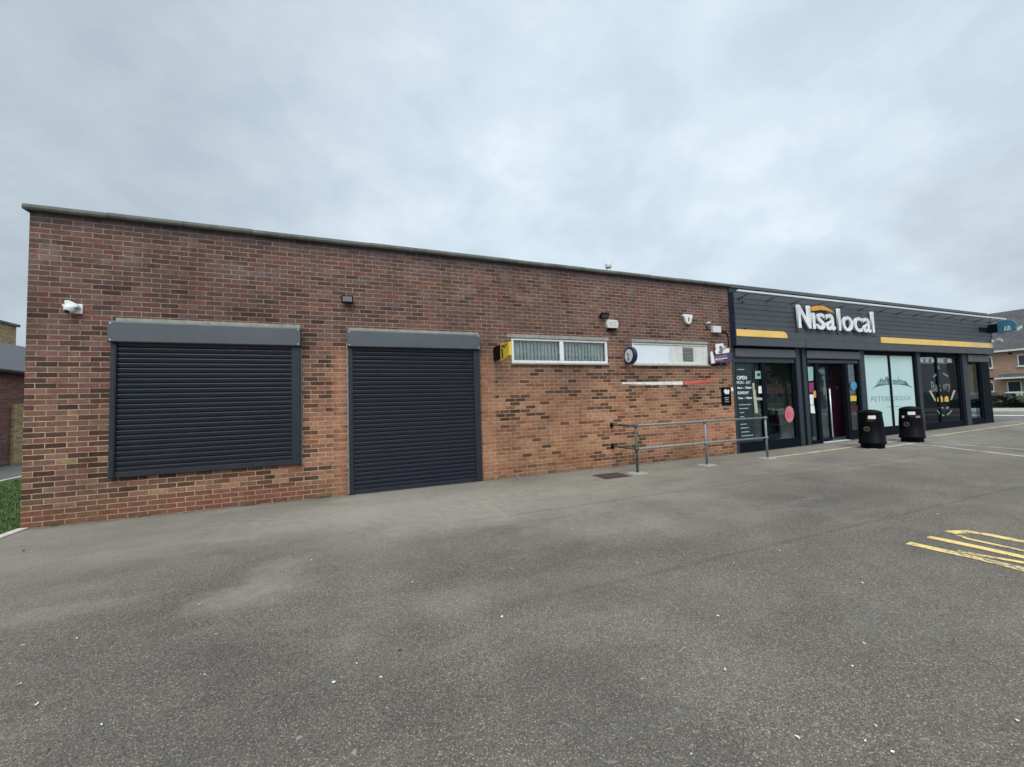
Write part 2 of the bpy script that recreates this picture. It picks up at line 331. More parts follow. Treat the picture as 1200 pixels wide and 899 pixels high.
# ------------------------------------------------------------------ mesh helpers
ORG = {}
def org(o): return ORG.get(o.name, Vector((0, 0, 0))) if o else Vector((0, 0, 0))
class MB:
    def __init__(s): s.v = []; s.f = []; s.sm = []
    def add(s, vs, fs, smooth=False):
        b = len(s.v); s.v += [Vector(q) for q in vs]; s.f += [tuple(b+i for i in f) for f in fs]; s.sm += [smooth]*len(fs); return s
    def box(s, x0, x1, y0, y1, z0, z1):
        vs = [(x, y, z) for x in (x0, x1) for y in (y0, y1) for z in (z0, z1)]
        return s.add(vs, [(0, 1, 3, 2), (4, 6, 7, 5), (0, 4, 5, 1), (2, 3, 7, 6), (0, 2, 6, 4), (1, 5, 7, 3)])
    def prism(s, poly, axis, a, b):
        """polygon extruded along an axis: 'x' poly=(y,z); 'y' poly=(x,z); 'z' poly=(x,y)"""
        def P(p, t): return {'x': (t, p[0], p[1]), 'y': (p[0], t, p[1]), 'z': (p[0], p[1], t)}[axis]
        n = len(poly); vs = [P(p, a) for p in poly]+[P(p, b) for p in poly]
        fs = [tuple(range(n))[::-1], tuple(range(n, 2*n))]+[(i, (i+1) % n, n+(i+1) % n, n+i) for i in range(n)]
        return s.add(vs, fs)
    def cyl(s, p, q, r, n=12, r2=None, smooth=True):
        p, q = Vector(p), Vector(q); r2 = r if r2 is None else r2; d = (q-p).normalized()
        a = d.orthogonal().normalized(); b = d.cross(a)
        vs = []
        for c, rr in ((p, r), (q, r2)):
            vs += [c+(a*math.cos(2*PI*i/n)+b*math.sin(2*PI*i/n))*rr for i in range(n)]
        s.add(vs, [(i, (i+1) % n, n+(i+1) % n, n+i) for i in range(n)], smooth)
        return s.add(vs, [tuple(range(n))[::-1], tuple(range(n, 2*n))])
    def tube(s, pts, r, n=10):
        pts = [Vector(p) for p in pts]
        for a, b in zip(pts, pts[1:]): s.cyl(a, b, r, n)
        for p in pts[1:-1]: s.ball(p, r*1.03, 8, 6)
        return s
    def ball(s, c, r, n=14, m_=8, sc=(1, 1, 1), z0=-1, z1=1):
        c = Vector(c); vs = []; a0, a1 = math.asin(z0), math.asin(z1)
        for j in range(m_+1):
            t = a0+(a1-a0)*j/m_
            for i in range(n):
                p = 2*PI*i/n; vs.append(c+Vector((math.cos(t)*math.cos(p)*r*sc[0], math.cos(t)*math.sin(p)*r*sc[1], math.sin(t)*r*sc[2])))
        fs = [(j*n+i, j*n+(i+1) % n, (j+1)*n+(i+1) % n, (j+1)*n+i) for j in range(m_) for i in range(n)]
        return s.add(vs, fs, True)
    def lathe(s, prof, c=(0, 0, 0), n=28, sq=0.0):
        c = Vector(c); vs = []
        for r, z in prof:
            for i in range(n):
                p = 2*PI*i/n; k = 1+sq*(abs(math.sin(2*p))**2); vs.append(c+Vector((r*k*math.cos(p), r*k*math.sin(p), z)))
        fs = [(j*n+i, j*n+(i+1) % n, (j+1)*n+(i+1) % n, (j+1)*n+i) for j in range(len(prof)-1) for i in range(n)]
        return s.add(vs, fs, True)
    def build(s, name, mat, parent=None, bevel=0, smooth_angle=None):
        me = D.meshes.new(name); o = org(parent)
        me.from_pydata([v-o for v in s.v], [], s.f); me.update()
        me.polygons.foreach_set('use_smooth', s.sm)
        me.materials.append(mat)
        bm = bmesh.new(); bm.from_mesh(me); bmesh.ops.remove_doubles(bm, verts=bm.verts, dist=1e-5)
        bmesh.ops.recalc_face_normals(bm, faces=bm.faces); bm.to_mesh(me); bm.free()
        ob = D.objects.new(name, me); COL.objects.link(ob)
        if parent: ob.parent = parent; ORG[ob.name] = o
        if bevel:
            b = ob.modifiers.new('bevel', 'BEVEL'); b.width = bevel; b.segments = 2; b.limit_method = 'ANGLE'
        return ob
def split_build(b, name, mat, parent, bevel=0):
    """each separate solid in b becomes a part of its own"""
    key = {}; par = list(range(len(b.v)))
    def find(i):
        while par[i] != i: par[i] = par[par[i]]; i = par[i]
        return i
    for i, v in enumerate(b.v):
        k = (round(v.x, 5), round(v.y, 5), round(v.z, 5))
        if k in key: par[find(i)] = find(key[k])
        else: key[k] = i
    for f in b.f:
        for i in f[1:]: par[find(i)] = find(f[0])
    groups = {}
    for f, sm in zip(b.f, b.sm): groups.setdefault(find(f[0]), []).append((f, sm))
    out = []
    for fs in groups.values():
        m2 = MB(); idx = {}
        for f, sm in fs:
            nf = []
            for i in f:
                if i not in idx: idx[i] = len(m2.v); m2.v.append(b.v[i])
                nf.append(idx[i])
            m2.f.append(tuple(nf)); m2.sm.append(sm)
        out.append(m2.build(name, mat, parent, bevel))
    return out
def tag(o, label=None, cat=None, group=None, kind=None):
    if label: o['label'] = label
    if cat: o['category'] = cat
    if group: o['group'] = group
    if kind: o['kind'] = kind
    return o
def thing(name, loc, label, cat, group=None):
    o = D.objects.new(name, None); COL.objects.link(o); o.location = loc; o.empty_display_size = .2
    ORG[o.name] = Vector(loc); return tag(o, label, cat, group)
def copy_thing(root, delta, label=None):
    c = root.copy(); COL.objects.link(c); c.location = root.location+Vector(delta); ORG[c.name] = Vector(c.location)
    if label: c['label'] = label
    for ch in list(root.children):
        k = ch.copy(); COL.objects.link(k); k.parent = c; k.matrix_parent_inverse = ch.matrix_parent_inverse.copy()
        for g2 in list(ch.children):
            q = g2.copy(); COL.objects.link(q); q.parent = k
    return c
def text(name, body, mat, parent, x0, x1, zb, zt, Y, depth=.004, bold=0.0, frame=None, tight=True, sp=1.0):
    """raised or printed lettering; frame=(origin, right, up, out) for planes other than the front"""
    cu = D.curves.new('t', 'FONT'); cu.body = body; cu.extrude = .5; cu.offset = bold; cu.resolution_u = 4; cu.space_character = sp
    ob = D.objects.new('t', cu); COL.objects.link(ob)
    bpy.context.view_layer.update()
    me = D.meshes.new_from_object(ob.evaluated_get(bpy.context.evaluated_depsgraph_get()))
    D.objects.remove(ob); D.curves.remove(cu)
    xs = [v.co.x for v in me.vertices]; ys = [v.co.y for v in me.vertices]
    ax, bx, ay, by = min(xs), max(xs), min(ys), max(ys)
    if not tight: ay, by = 0.0, .72
    o = org(parent)
    for v in me.vertices:
        u = (v.co.x-ax)/(bx-ax); w = (v.co.y-ay)/(by-ay); d = (v.co.z+.5)*depth
        if frame:
            O, R_, U_, Nn = frame
            v.co = Vector(O)+Vector(R_)*(x0+(x1-x0)*u)+Vector(U_)*(zb+(zt-zb)*w)+Vector(Nn)*d-o
        else: v.co = Vector((x0+(x1-x0)*u, Y-d, zb+(zt-zb)*w))-o
    me.materials.clear(); me.materials.append(mat)
    ob = D.objects.new(name, me); COL.objects.link(ob)
    if parent: ob.parent = parent; ORG[ob.name] = o
    return ob

# ------------------------------------------------------------------ ground
def sheet(name, xs, ys, dz, mat, kind='structure'):
    b = MB()
    vs = [(x, y, gz(x)+dz) for x in xs for y in ys]; n = len(ys)
    fs = [(i*n+j, (i+1)*n+j, (i+1)*n+j+1, i*n+j+1) for i in range(len(xs)-1) for j in range(n-1)]
    b.add(vs, fs); o = b.build(name, mat); o['kind'] = kind; return o
sheet('car_park_ground', [-600, 14, 30, 900], [-700, 900], 0, M['tarmac'])
sheet('side_path', [-6.2, -3.55], [-30, 60], .008, M['pathtar'])
sheet('grass_ground', [-3.5, -.02], [-.35, 60], .012, M['soil'])
b = MB(); b.box(-3.5, -.02, -.45, -.35, -.05, .035); b.box(-.02, .10, -12, -.02, -.05, .02)
o = b.build('kerb_edging', M['kerb'], bevel=.01); o['kind'] = 'structure'
sheet('grass_verge_ground', [-3.5, -.02], [-12, -.45], .012, M['soil'])
b = MB(); b.box(-3.60, -3.50, -30, 60, -.05, .05); o = b.build('path_kerb', M['kerb'], bevel=.01); o['kind'] = 'structure'
sheet('road', [29.0, 30, 35.2], [-200, 300], .005, M['roadtar'])
b = MB(); b.box(35.2, 35.34, -200, 300, 0, .315); o = b.build('road_kerb', M['kerb'], bevel=.015); o['kind'] = 'structure'
b = MB(); b.box(35.34, 40.2, -200, 300, 0, .31); o = b.build('pavement', M['pave']); o['kind'] = 'structure'
sheet('lawn_ground', [41.6, 200], [-200, 300], .012, M['soil'])
b = MB(); b.box(32.25, 32.75, -200, 300, .200, .2045); o = b.build('road_edge_line', M['whitepaint']); o['kind'] = 'structure'
# grass blades by the corner of the building
random.seed(3); b = MB()
for i in range(30000):
    y = -3.0+9.3*random.random()**1.1; x = -.03-random.random()**1.25*3.3; h = random.uniform(.02, .065); a = random.random()*PI; w = .006+.004*random.random()
    lx, ly = random.uniform(-.025, .025), random.uniform(-.025, .025); ca, sa = math.cos(a)*w, math.sin(a)*w
    b.add([(x-ca, y-sa, .01), (x+ca, y+sa, .01), (x+lx, y+ly, .01+h)], [(0, 1, 2)])
tag(b.build('grass', M['grass']), 'short green grass beside the brick corner', 'grass', kind='stuff')

# painted markings
def stripe(name, pts, w, mat, dz=.005, step=.5, jag=.0):
    P = []
    for a, c in zip(pts, pts[1:]):
        a = Vector((a[0], a[1])); c = Vector((c[0], c[1])); n = max(1, int((c-a).length/step))
        for i in range(n): P.append(a+(c-a)*i/n)
    P.append(Vector(pts[-1][:2])); b = MB(); vs = []
    for i, p in enumerate(P):
        d = (P[min(i+1, len(P)-1)]-P[max(i-1, 0)]).normalized(); nn = Vector((-d.y, d.x))*(w/2+random.uniform(-jag, jag))
        for q in (p+nn, p-nn): vs.append((q.x, q.y, gz(q.x)+dz))
    b.add(vs, [(2*i, 2*i+2, 2*i+3, 2*i+1) for i in range(len(P)-1)])
    o = b.build(name, mat); o['kind'] = 'structure'; return o
stripe('yellow_shopfront_line', [G(903, 536.5), G(1003, 523.5), G(1080, 513), G(1200, 496.5), (34, -.9)], .07, M['yfaint'], jag=.006)
a = G(1090, 522); c = G(1200, 535); stripe('white_bay_line', [(17.75, -1.4), a, c, (c[0]-.25, c[1]-1.8)], .09, M['wline'], jag=.01)
a = G(1090, 518.5); c = G(1200, 527); stripe('white_bay_line', [a, c, (c[0]-.15, c[1]-2)], .07, M['wline'], jag=.012)
a = G(985, 526); c = G(1058, 523.5); stripe('white_bay_line', [(16.35, -1.42), (18.3, -1.40)], .12, M['wline'], jag=.02)
def ext(a, c, L):
    d = Vector((c[0]-a[0], c[1]-a[1])).normalized()*L; return (c[0]+d.x, c[1]+d.y)
def ymark(pts, w):
    g_ = [G(*p) for p in pts]; g_.append(ext(g_[-2], g_[-1], 1.6)); return stripe('yellow_letter_stroke', g_, w, M['yline'], step=.1, jag=.004)
ymark([(1064, 636.8), (1145, 654.5), (1200, 668)], .105)
ymark([(1122, 646.0), (1150, 651.5), (1200, 660)], .065)
ymark([(1088, 629.5), (1150, 642.5), (1200, 653.5)], .10)
ymark([(1112, 624.5), (1136, 623.6), (1160, 627.5), (1200, 635.5)], .10)
ymark([(1122, 627.5), (1135, 632.0), (1165, 638.5), (1200, 646)], .05)

# ------------------------------------------------------------------ main building
L = 13.346; END = 27.28; H = 4.35; DEP = 13.0; FL = .02
bld = thing('shop_building', (0, 0, 0), 'long single storey flat roofed brick building with shutters and a grey shopfront', 'building')
W1 = (7.15, 9.49, 2.295, 2.81); W2 = (10.165, 12.53, 2.285, 2.81)
def wall_front(b, x0, x1, z0, z1, holes, y0, y1):
    xs = sorted({x0, x1}|{h[0] for h in holes}|{h[1] for h in holes}); zs = sorted({z0, z1}|{h[2] for h in holes}|{h[3] for h in holes})
    for i in range(len(xs)-1):
        for j in range(len(zs)-1):
            cx, cz = (xs[i]+xs[i+1])/2, (zs[j]+zs[j+1])/2
            if any(h[0] < cx < h[1] and h[2] < cz < h[3] for h in holes): continue
            b.add([(xs[i], y0, zs[j]), (xs[i+1], y0, zs[j]), (xs[i+1], y0, zs[j+1]), (xs[i], y0, zs[j+1])], [(0, 1, 2, 3)])
    for h in holes:
        for q in ([(h[0], h[2]), (h[1], h[2])], [(h[1], h[2]), (h[1], h[3])], [(h[1], h[3]), (h[0], h[3])], [(h[0], h[3]), (h[0], h[2])]):
            (ax, az), (bx, bz) = q; b.add([(ax, y0, az), (bx, y0, bz), (bx, y1, bz), (ax, y1, az)], [(0, 1, 2, 3)])
b = MB(); wall_front(b, 0, L, -.2, H, [W1, W2], 0, .24)
b.add([(0, 0, -.2), (0, DEP, -.2), (0, DEP, H), (0, 0, H)], [(0, 1, 2, 3)])
b.add([(L, 0, -.2), (L, .4, -.2), (L, .4, H), (L, 0, H)], [(0, 1, 2, 3)])
b.box(0.0, END, DEP-.3, DEP, -.2, H)
b.box(END-.25, END, 2.2, DEP-.3, -.2, H)
b.build('brick_wall', M['brick'], bld)
b = MB(); b.box(.1, END-.1, .3, DEP-.2, H-.32, H-.22); b.build('flat_roof', M['felt'], bld)
# coping stones, one course, jointed every 0.9 m
b = MB(); x = -.05
while x < L:
    x2 = min(x+.9, L+.02); dz = random.uniform(-.004, .004)
    b.prism([(-.06, H+dz), (-.075, H+.03+dz), (-.06, H+.078+dz), (.30, H+.092+dz), (.30, H+dz)], 'x', x+.001, x2-.001); x = x2
b.box(-.06, .28, .30, DEP+.05, H, H+.10)
b.build('coping', M['coping'], bld, bevel=.006)
b = MB(); b.prism([(-.075, H-.01), (-.085, H+.07), (.28, H+.085), (.28, H-.01)], 'x', L+.02, END+.05); b.build('metal_coping', simple('grey_metal_coping', (.10, .112, .12), .5, var=.15, dirt=.2), bld)
b = MB(); b.box(L+.01, END, -.04, .02, 4.175, H-.012); b.build('upper_trim', M['post'], bld)
# lintels
def lintel(x0, x1, z0, z1, name='lintel', d=.012):
    b = MB(); b.box(x0, x1, -d, .1, z0, z1); return b.build(name, M['concrete'], bld, bevel=.004)
lintel(7.06, 9.52, 2.812, 2.885); lintel(10.155, 12.545, 2.812, 2.88)
lintel(.945, 3.335, 2.80, 2.898); lintel(4.08, 6.46, 2.80, 2.885)

# roller shutters
def shutter(name, x0, x1, z0, ztop, zhood, gl, gr, label, base):
    root = MB(); mat = M['guide']
    # curtain of slats: curved profile, 75 mm pitch
    pitch = .075; prof = []; z = z0+.085; k = 0
    while z < zhood+.04:
        for t in range(7):
            u = (0, .06, .40, .68, .76, .95, 1.0)[t]; yb = -(.020, .038, .0455, .050, .0485, .024, .020)[t]
            prof.append((yb, z+u*pitch*.97))
        z += pitch; k += 1
    poly = prof+[(-.018, prof[-1][1]), (-.018, prof[0][1])]
    b = MB(); n = len(prof)
    vs = [(x0+gl-.01, p[0], p[1]) for p in prof]+[(x1-gr+.01, p[0], p[1]) for p in prof]
    b.add(vs, [(i, n+i, n+i+1, i+1) for i in range(n-1)])
    cur = b.build('shutter_curtain', M['shutter'], bld)
    tag(cur, label)
    b = MB(); b.box(x0+gl-.005, x1-gr+.005, -.054, -.014, z0+.004, z0+.083); b.build('bottom_bar', M['guide'], cur, bevel=.004)
    for (a, c) in ((x0, x0+gl), (x1-gr, x1)):
        b = MB(); b.box(a, c, -.072, -.002, z0, zhood-.002)
        # face flange and its fold
        b.box(a+.012, c-.012, -.079, -.0722, z0+.01, zhood-.01)
        b.build('guide_rail', M['guide'], cur, bevel=.003)
    b = MB(); b.prism([(-.002, zhood), (-.125, zhood), (-.135, zhood+.012), (-.135, ztop-.015), (-.12, ztop), (-.002, ztop)], 'x', x0-.012, x1+.002)
    hd = b.build('shutter_hood', M['hood'], cur, bevel=.004)
    b = MB()
    for zz in (zhood+.03, ztop-.03):
        for xx in (x0+.02, x1-.03): b.cyl((xx, -.135, zz), (xx, -.139, zz), .009, 8)
    split_build(b, 'rivet', M['alu'], cur)
    return cur
s1 = shutter('w', .918, 3.342, .585, 2.825, 2.525, .068, .135, 'dark grey roller shutter closed over the wide window', .6)
s2 = shutter('d', 4.072, 6.442, -.01, 2.822, 2.535, .075, .125, 'dark grey roller shutter closed over the doorway down to the ground', 0)
# pale galvanised edge strip up the left of each
b = MB(); b.box(4.050, 4.0715, -.035, -.002, .02, 2.55); b.build('edge_strip', M['galv'], s2)
b = MB(); b.box(3.3425, 3.356, -.03, -.002, .58, 2.50); b.build('edge_strip', M['galv'], s1)

# high windows
def high_window(Wn, label, kind):
    x0, x1, z0, z1 = Wn
    b = MB(); fw = .055
    b.box(x0+.002, x1-.002, .01, .07, z0+.002, z0+fw); b.box(x0+.002, x1-.002, .01, .07, z1-fw*.8, z1-.002)
    b.box(x0+.002, x0+fw, .011, .069, z0+fw, z1-fw*.8); b.box(x1-fw, x1-.002, .011, .069, z0+fw, z1-fw*.8)
    xm = (x0+x1)/2
    if kind == 1: b.box(xm-.045, xm+.045, .009, .068, z0+fw, z1-fw*.8)
    f = b.build('window', M['offwhite'] if kind == 2 else M['white'], bld, bevel=.005); tag(f, label)
    b = MB(); b.box(x0-.02, x1+.02, -.05, .03, z0-.035, z0-.002); b.build('sill', M['concrete'], f, bevel=.004)
    if kind == 1:
        for (a, c) in ((x0+fw, xm-.045), (xm+.045, x1-fw)):
            b = MB(); b.box(a, c, .035, .041, z0+fw, z1-fw*.8); b.build('pane', M['winglass'], f)
            b = MB(); n = 13
            for i in range(n):
                xx = a+(c-a)*(i+.5)/n; w = (c-a)/n*.475; th = .20+random.uniform(-.10, .10)
                b.add([(xx-w*math.cos(th), .095-w*math.sin(th), z0+.03+.004*(i % 2)), (xx+w*math.cos(th), .095+w*math.sin(th), z0+.03+.004*(i % 2)), (xx+w*math.cos(th), .095+w*math.sin(th), z1-.03), (xx-w*math.cos(th), .095-w*math.sin(th), z1-.03)], [(0, 1, 2, 3)])
            b.build('vertical_blind', M['blind'], f)
        b = MB(); b.box(x0, x1, .20, .22, z0-.01, z1+.01); b.build('backing', M['white'], f)
    else:
        b = MB(); b.box(x0+fw, x0+1.115, .030, .045, z0+fw, z1-fw*.8); b.build('panel', simple('pale_panel', (.66, .72, .76), .5, var=.03, nscale=3), f)
        b = MB(); b.box(x0+1.12, x1-fw, .026, .045, z0+fw, z1-fw*.8); b.build('panel', M['offwhite'], f)
        b = MB(); b.box(x0+1.112, x0+1.135, .020, .046, z0+fw, z1-fw*.8); b.build('glazing_bar', M['offwhite'], f)
        vx0, vx1 = 11.72, 12.04
        b = MB(); b.box(vx0, vx1, .006, .0255, 2.39, 2.725); b.build('vent_frame', simple('vent_grey', (.16, .165, .15), .6, dirt=.3), f)
        b = MB()
        for i in range(9): b.prism([(.0055, 2.415+i*.034), (-.008, 2.42+i*.034), (.0055, 2.435+i*.034)], 'x', vx0+.025, vx1-.025)
        b.build('vent_louvre', simple('louvre_grey', (.20, .205, .19), .6), f)
    return f
high_window(W1, 'white framed window with two panes and vertical blinds', 1)
high_window(W2, 'boarded window in peeling white paint with a small grey vent', 2)

# ------------------------------------------------------------------ shopfront
YF = -.15
fas = MB()
# board cladding: shallow vee joints
z = 4.175; prof = []
while z > 3.24:
    z2 = max(z-.137, 3.235); prof += [(YF+.012, z), (YF, z-.010), (YF, z2+.006), (YF+.012, z2)]; z = z2
n = len(prof); x0, x1 = L+.03, END
fas.add([(x0, p[0], p[1]) for p in prof]+[(x1, p[0], p[1]) for p in prof], [(i, n+i, n+i+1, i+1) for i in range(n-1)])
fascia = fas.build('fascia', M['clad'], bld)
b = MB(); b.box(x0, x1, YF-.008, .10, 2.80, 3.015); b.box(x0, x1, YF-.012, YF+.02, 3.0155, 3.030); b.box(x0, x1, YF-.004, .05, 3.0305, 3.234)
b.build('lower_panel', M['clad'], fascia)
b = MB(); b.box(x0, x1, YF+.013, .05, 3.236, 4.170); b.build('fascia_backing', M['dark'], fascia)
b = MB(); b.box(L+.003, L+.029, YF-.01, .0, 2.79, 4.20); b.box(END+.001, END+.03, YF-.01, .35, 2.79, 4.20); split_build(b, 'end_panel', simple('end_panel_navy', (.020, .030, .055), .4), fascia)
for xx in (16.1, 19.0, 22.2, 25.2):
    b = MB(); b.box(xx, xx+.008, YF-.0095, YF-.0082, 2.81, 3.01); b.build('panel_joint', M['dark'], fascia)
# yellow bands
b = MB(); b.prism([(x0+.002, 3.036), (15.33, 3.036), (15.34, 3.09), (15.30, 3.17), (15.20, 3.215), (x0+.002, 3.215)], 'y', YF-.020, YF-.005); b.build('yellow_band', M['yellow'], fascia)
b = MB(); b.box(19.80, 25.6, YF-.020, YF-.005, 3.036, 3.222); b.build('yellow_band', M['yellow'], fascia)
b = MB(); b.box(25.605, END, YF-.020, YF-.005, 3.036, 3.222); tag(b.build('yellow_band', simple('pale_yellow_band', (.66, .48, .22), .5, var=.1, dirt=.2), fascia), 'paler sun-bleached yellow band')
# letters
text('sign_letters', 'N', M['letters'], fascia, 15.71, 16.26, 3.33, 3.985, YF-.055, .05, .028)
text('sign_letters', '\u0131sa', M['letters'], fascia, 16.33, 17.37, 3.318, 3.80, YF-.055, .05, .012)
text('sign_letters', 'local', M['letters'], fascia, 17.52, 19.32, 3.318, 3.985, YF-.055, .05, .008)
for (a, c) in ((15.8, 17.3), (17.6, 19.2)):
    b = MB()
    for xx in (a, c):
        for zz in (3.45, 3.65): b.cyl((xx, YF, zz), (xx, YF-.056, zz), .012, 6)
    split_build(b, 'letter_stud', M['dark'], fascia)
arc = []; n = 24
for i in range(n+1):
    t = i/n; arc.append((16.30+t*1.08, 3.83+.20*math.sin(PI*min(1, .16+t*.80))**.9-.02*t))
low = []
for i in range(n+1):
    t = i/n; th = .15*(math.sin(PI*min(1, .10+t*.95))**.5)*(1-.55*t)+.012; low.append((arc[i][0]+.03*(1-t), arc[i][1]-th))
b = MB(); b.prism(arc+low[::-1], 'y', YF-.10, YF-.05); b.build('orange_arc', M['orange'], fascia)
# sign spot fixings
b = MB()
for px, py in ((870, 354), (872.5, 385.3), (932.5, 388.8), (981, 391.2), (1024, 394)):
    xx, zz = W(px, py, YF); b.ball((xx, YF-.01, zz), .022, 8, 6)
split_build(b, 'fixing', M['black'], fascia)

# light rail over the sign
rail = thing('sign_light_rail', (13.1, YF, 4.1), 'long slim white light rail on arms over the shop sign', 'sign light')
b = MB(); b.box(13.06, 27.40, -.54, -.485, 4.080, 4.128); b.build('rail', M['alu'], rail, bevel=.004)
for i in range(14):
    xx = 13.55+i*1.04
    b = MB(); b.cyl((xx, YF+.01, 4.02), (xx, -.488, 4.10), 0.018, 8); b.box(xx-.03, xx+.03, YF-.006, YF-.0005, 3.985, 4.055); b.build('arm', M['clad'], rail)

# shopfront frames and glazing.  Frame front face at y=0
GY = .05
bays = MB()
def frame_bar(b, x0, x1, z0, z1, y0=-.01, y1=.10): b.box(x0, x1, y0, y1, z0, z1)
def g0(x): return gz(x)-.03
b = MB()
# posts (structure line)
posts = [(L+.010, 13.428, M['post'], -.012), (15.803, 15.87, M['dark'], -.004), (15.871, 16.03, M['post'], -.015), (16.031, 16.155, M['dark'], -.003), (16.156, 16.30, M['post'], -.015), (18.88, 19.14, M['post'], -.013), (22.02, 22.16, M['dark'], -.006), (22.161, 22.36, M['post'], -.014), (25.05, 25.24, M['dark'], -.008), (25.25, 25.58, M['post'], -.016), (26.62, END, M['dark'], -.010)]
for (a, c, mt, yy) in posts:
    b = MB(); b.box(a, c, yy, .22, g0((a+c)/2), 2.797); b.build('pilaster', mt, bld, bevel=.004)
b = MB(); b.box(END-.05, END+.004, .221, 2.19, gz(END)-.03, .34); b.box(END-.05, END+.004, .221, 2.19, 2.45, 2.797); b.box(END-.05, END+.003, 2.12, 2.19, .341, 2.449)
rf_ = b.build('return_frame', M['dark'], bld); b = MB(); b.box(END-.03, END-.02, .221, 2.12, .341, 2.449); b.build('pane', M['glass'], rf_)
# shutter boxes above bays A, B, E
for (a, c) in ((13.432, 15.795), (16.305, 18.855), (25.585, 27.2)):
    zt = 2.765 if a > 20 else 2.735
    b = MB(); b.prism([(-.045, 2.50), (-.06, 2.52), (-.06, zt), (.05, zt), (.05, 2.50)], 'x', a, c); b.build('shutter_box', M['hood'], bld, bevel=.004)
b = MB(); b.box(L+.02, END-.02, .055, .30, 2.72, 2.799); b.build('head_beam', M['dark'], bld)

def pane(parent, x0, x1, z0, z1, y=GY, mat=None): 
    b = MB(); b.box(x0, x1, y, y+.010, z0, z1); return b.build('pane', mat or M['glass'], parent)
def window_bay(x0, x1, z0, z1, mids, label, fw=.06, name='shop_window', mat=None):
    b = MB(); mt = mat or M['dark']
    b.box(x0+.002, x1-.002, .02, .10, z0, z0+fw); b.box(x0+.002, x1-.002, .02, .10, z1-fw, z1)
    b.box(x0+.002, x0+fw, .021, .099, z0+fw, z1-fw); b.box(x1-fw, x1-.002, .021, .099, z0+fw, z1-fw)
    for mx, mw in mids: b.box(mx-mw/2, mx+mw/2, .015, .098, z0+fw, z1-fw)
    f = b.build(name, mt, bld, bevel=.003); tag(f, label)
    ed = [x0+fw]
    for mx, mw in mids: ed += [mx-mw/2, mx+mw/2]
    ed.append(x1-fw)
    for i in range(0, len(ed), 2): pane(f, ed[i], ed[i+1], z0+fw, z1-fw)
    b = MB(); b.box(x0+.001, x1-.001, .0, .12, gz((x0+x1)/2)-.03, z0-.001); b.build('stall_riser', M['dark'], f)
    return f
# Bay A
A = window_bay(13.432, 15.80, .20, 2.495, [(14.54, .16)], 'plate glass window beside the opening hours panel', .06)
b = MB(); b.box(13.44, 15.795, -.006, -.0005, 2.37, 2.494); b.build('head_rail', M['post'], A)
b = MB(); b.box(13.495, 14.10, .040, .047, .262, 2.433); hv = b.build('opening_hours_panel', M['darkteal'], A)
TX0 = 13.70
def htext(body, px0, py0, px1, py1, col='txt', bold=.02):
    xa, za = W(px0, py1, .04); xb, zb = W(px1, py0, .04); xa = max(xa, 13.51)
    text('panel_text' if ' ' not in body else 'panel_text_line', body, M[col], hv, xa, xb, za, zb, .0395, .002, bold)
htext('OPEN', 863.5, 440.5, 875, 445, bold=.03)
htext('MON - SAT', 863.5, 446.5, 879.5, 450.2, bold=.01)
htext('6am - 10pm', 864, 452.8, 880.3, 456.6, bold=.03)
htext('SUNDAY', 864.3, 458.5, 877.5, 462.2, bold=.03)
htext('7am - 10pm', 865, 464.8, 881, 468.6, bold=.03)
b = MB()
for (pa, pb, py) in ((864, 872, 433), (866, 880, 474.5), (866.3, 877, 479.0), (867, 872, 483.7), (867, 872, 488.6), (867.6, 875, 497.4), (868, 877.5, 501.8), (868.5, 878, 506.5), (869, 883, 511)):
    xa, za = W(pa, py, .04); xb, _ = W(pb, py, .04); xa = max(xa, 13.51); b.box(xa, xb, .0375, .0396, za-.012, za+.010)
split_build(b, 'panel_line', simple('dim_text', (.34, .38, .38), .6), hv)
# Bay B: sliding doors
zt = 2.495
b = MB(); b.box(16.306, 18.854, -.004, .10, 2.36, zt); b.box(16.306, 16.375, -.003, .10, gz(17), 2.36); b.box(18.79, 18.854, -.003, .10, gz(18)-.02, 2.36)
b.box(16.74, 16.86, .0, .10, gz(17), 2.36); b.box(18.12, 18.28, .0, .10, gz(18), 2.36)
B = b.build('entrance_door', M['dark'], bld, bevel=.003); tag(B, 'glass sliding entrance doors standing part open')
b = MB(); b.box(16.38, 18.79, -.0045, .03, 2.385, 2.47); b.build('door_header', M['post'], B)
pane(B, 16.375, 16.74, gz(16.5)+.10, 2.36); pane(B, 18.28, 18.79, gz(18.5)+.28, 2.36)
b = MB(); b.box(16.375, 16.74, .02, .09, gz(16.5)-.02, gz(16.5)+.10); b.box(18.28, 18.79, .02, .09, gz(18.5)-.02, gz(18.5)+.28); split_build(b, 'sidelight_rail', M['dark'], B)
b = MB(); b.box(16.87, 16.93, .12, .16, gz(17)+.02, 2.34); b.box(17.44, 17.50, .12, .16, gz(17)+.02, 2.34); b.box(16.93, 17.44, .12, .16, gz(17)+.02, gz(17)+.12); b.box(16.93, 17.44, .12, .16, 2.28, 2.34)
lf = b.build('door_leaf', M['dark'], B); pane(lf, 16.93, 17.44, gz(17)+.12, 2.28, .135)
b = MB(); b.cyl((17.485, .10, .18), (17.485, .10, 1.62), .018, 8); b.build('handle', M['alu'], lf)
b = MB(); b.box(16.86, 18.12, -.03, .10, gz(17.5)-.02, gz(17.5)+.018); b.build('threshold', M['alu'], B)
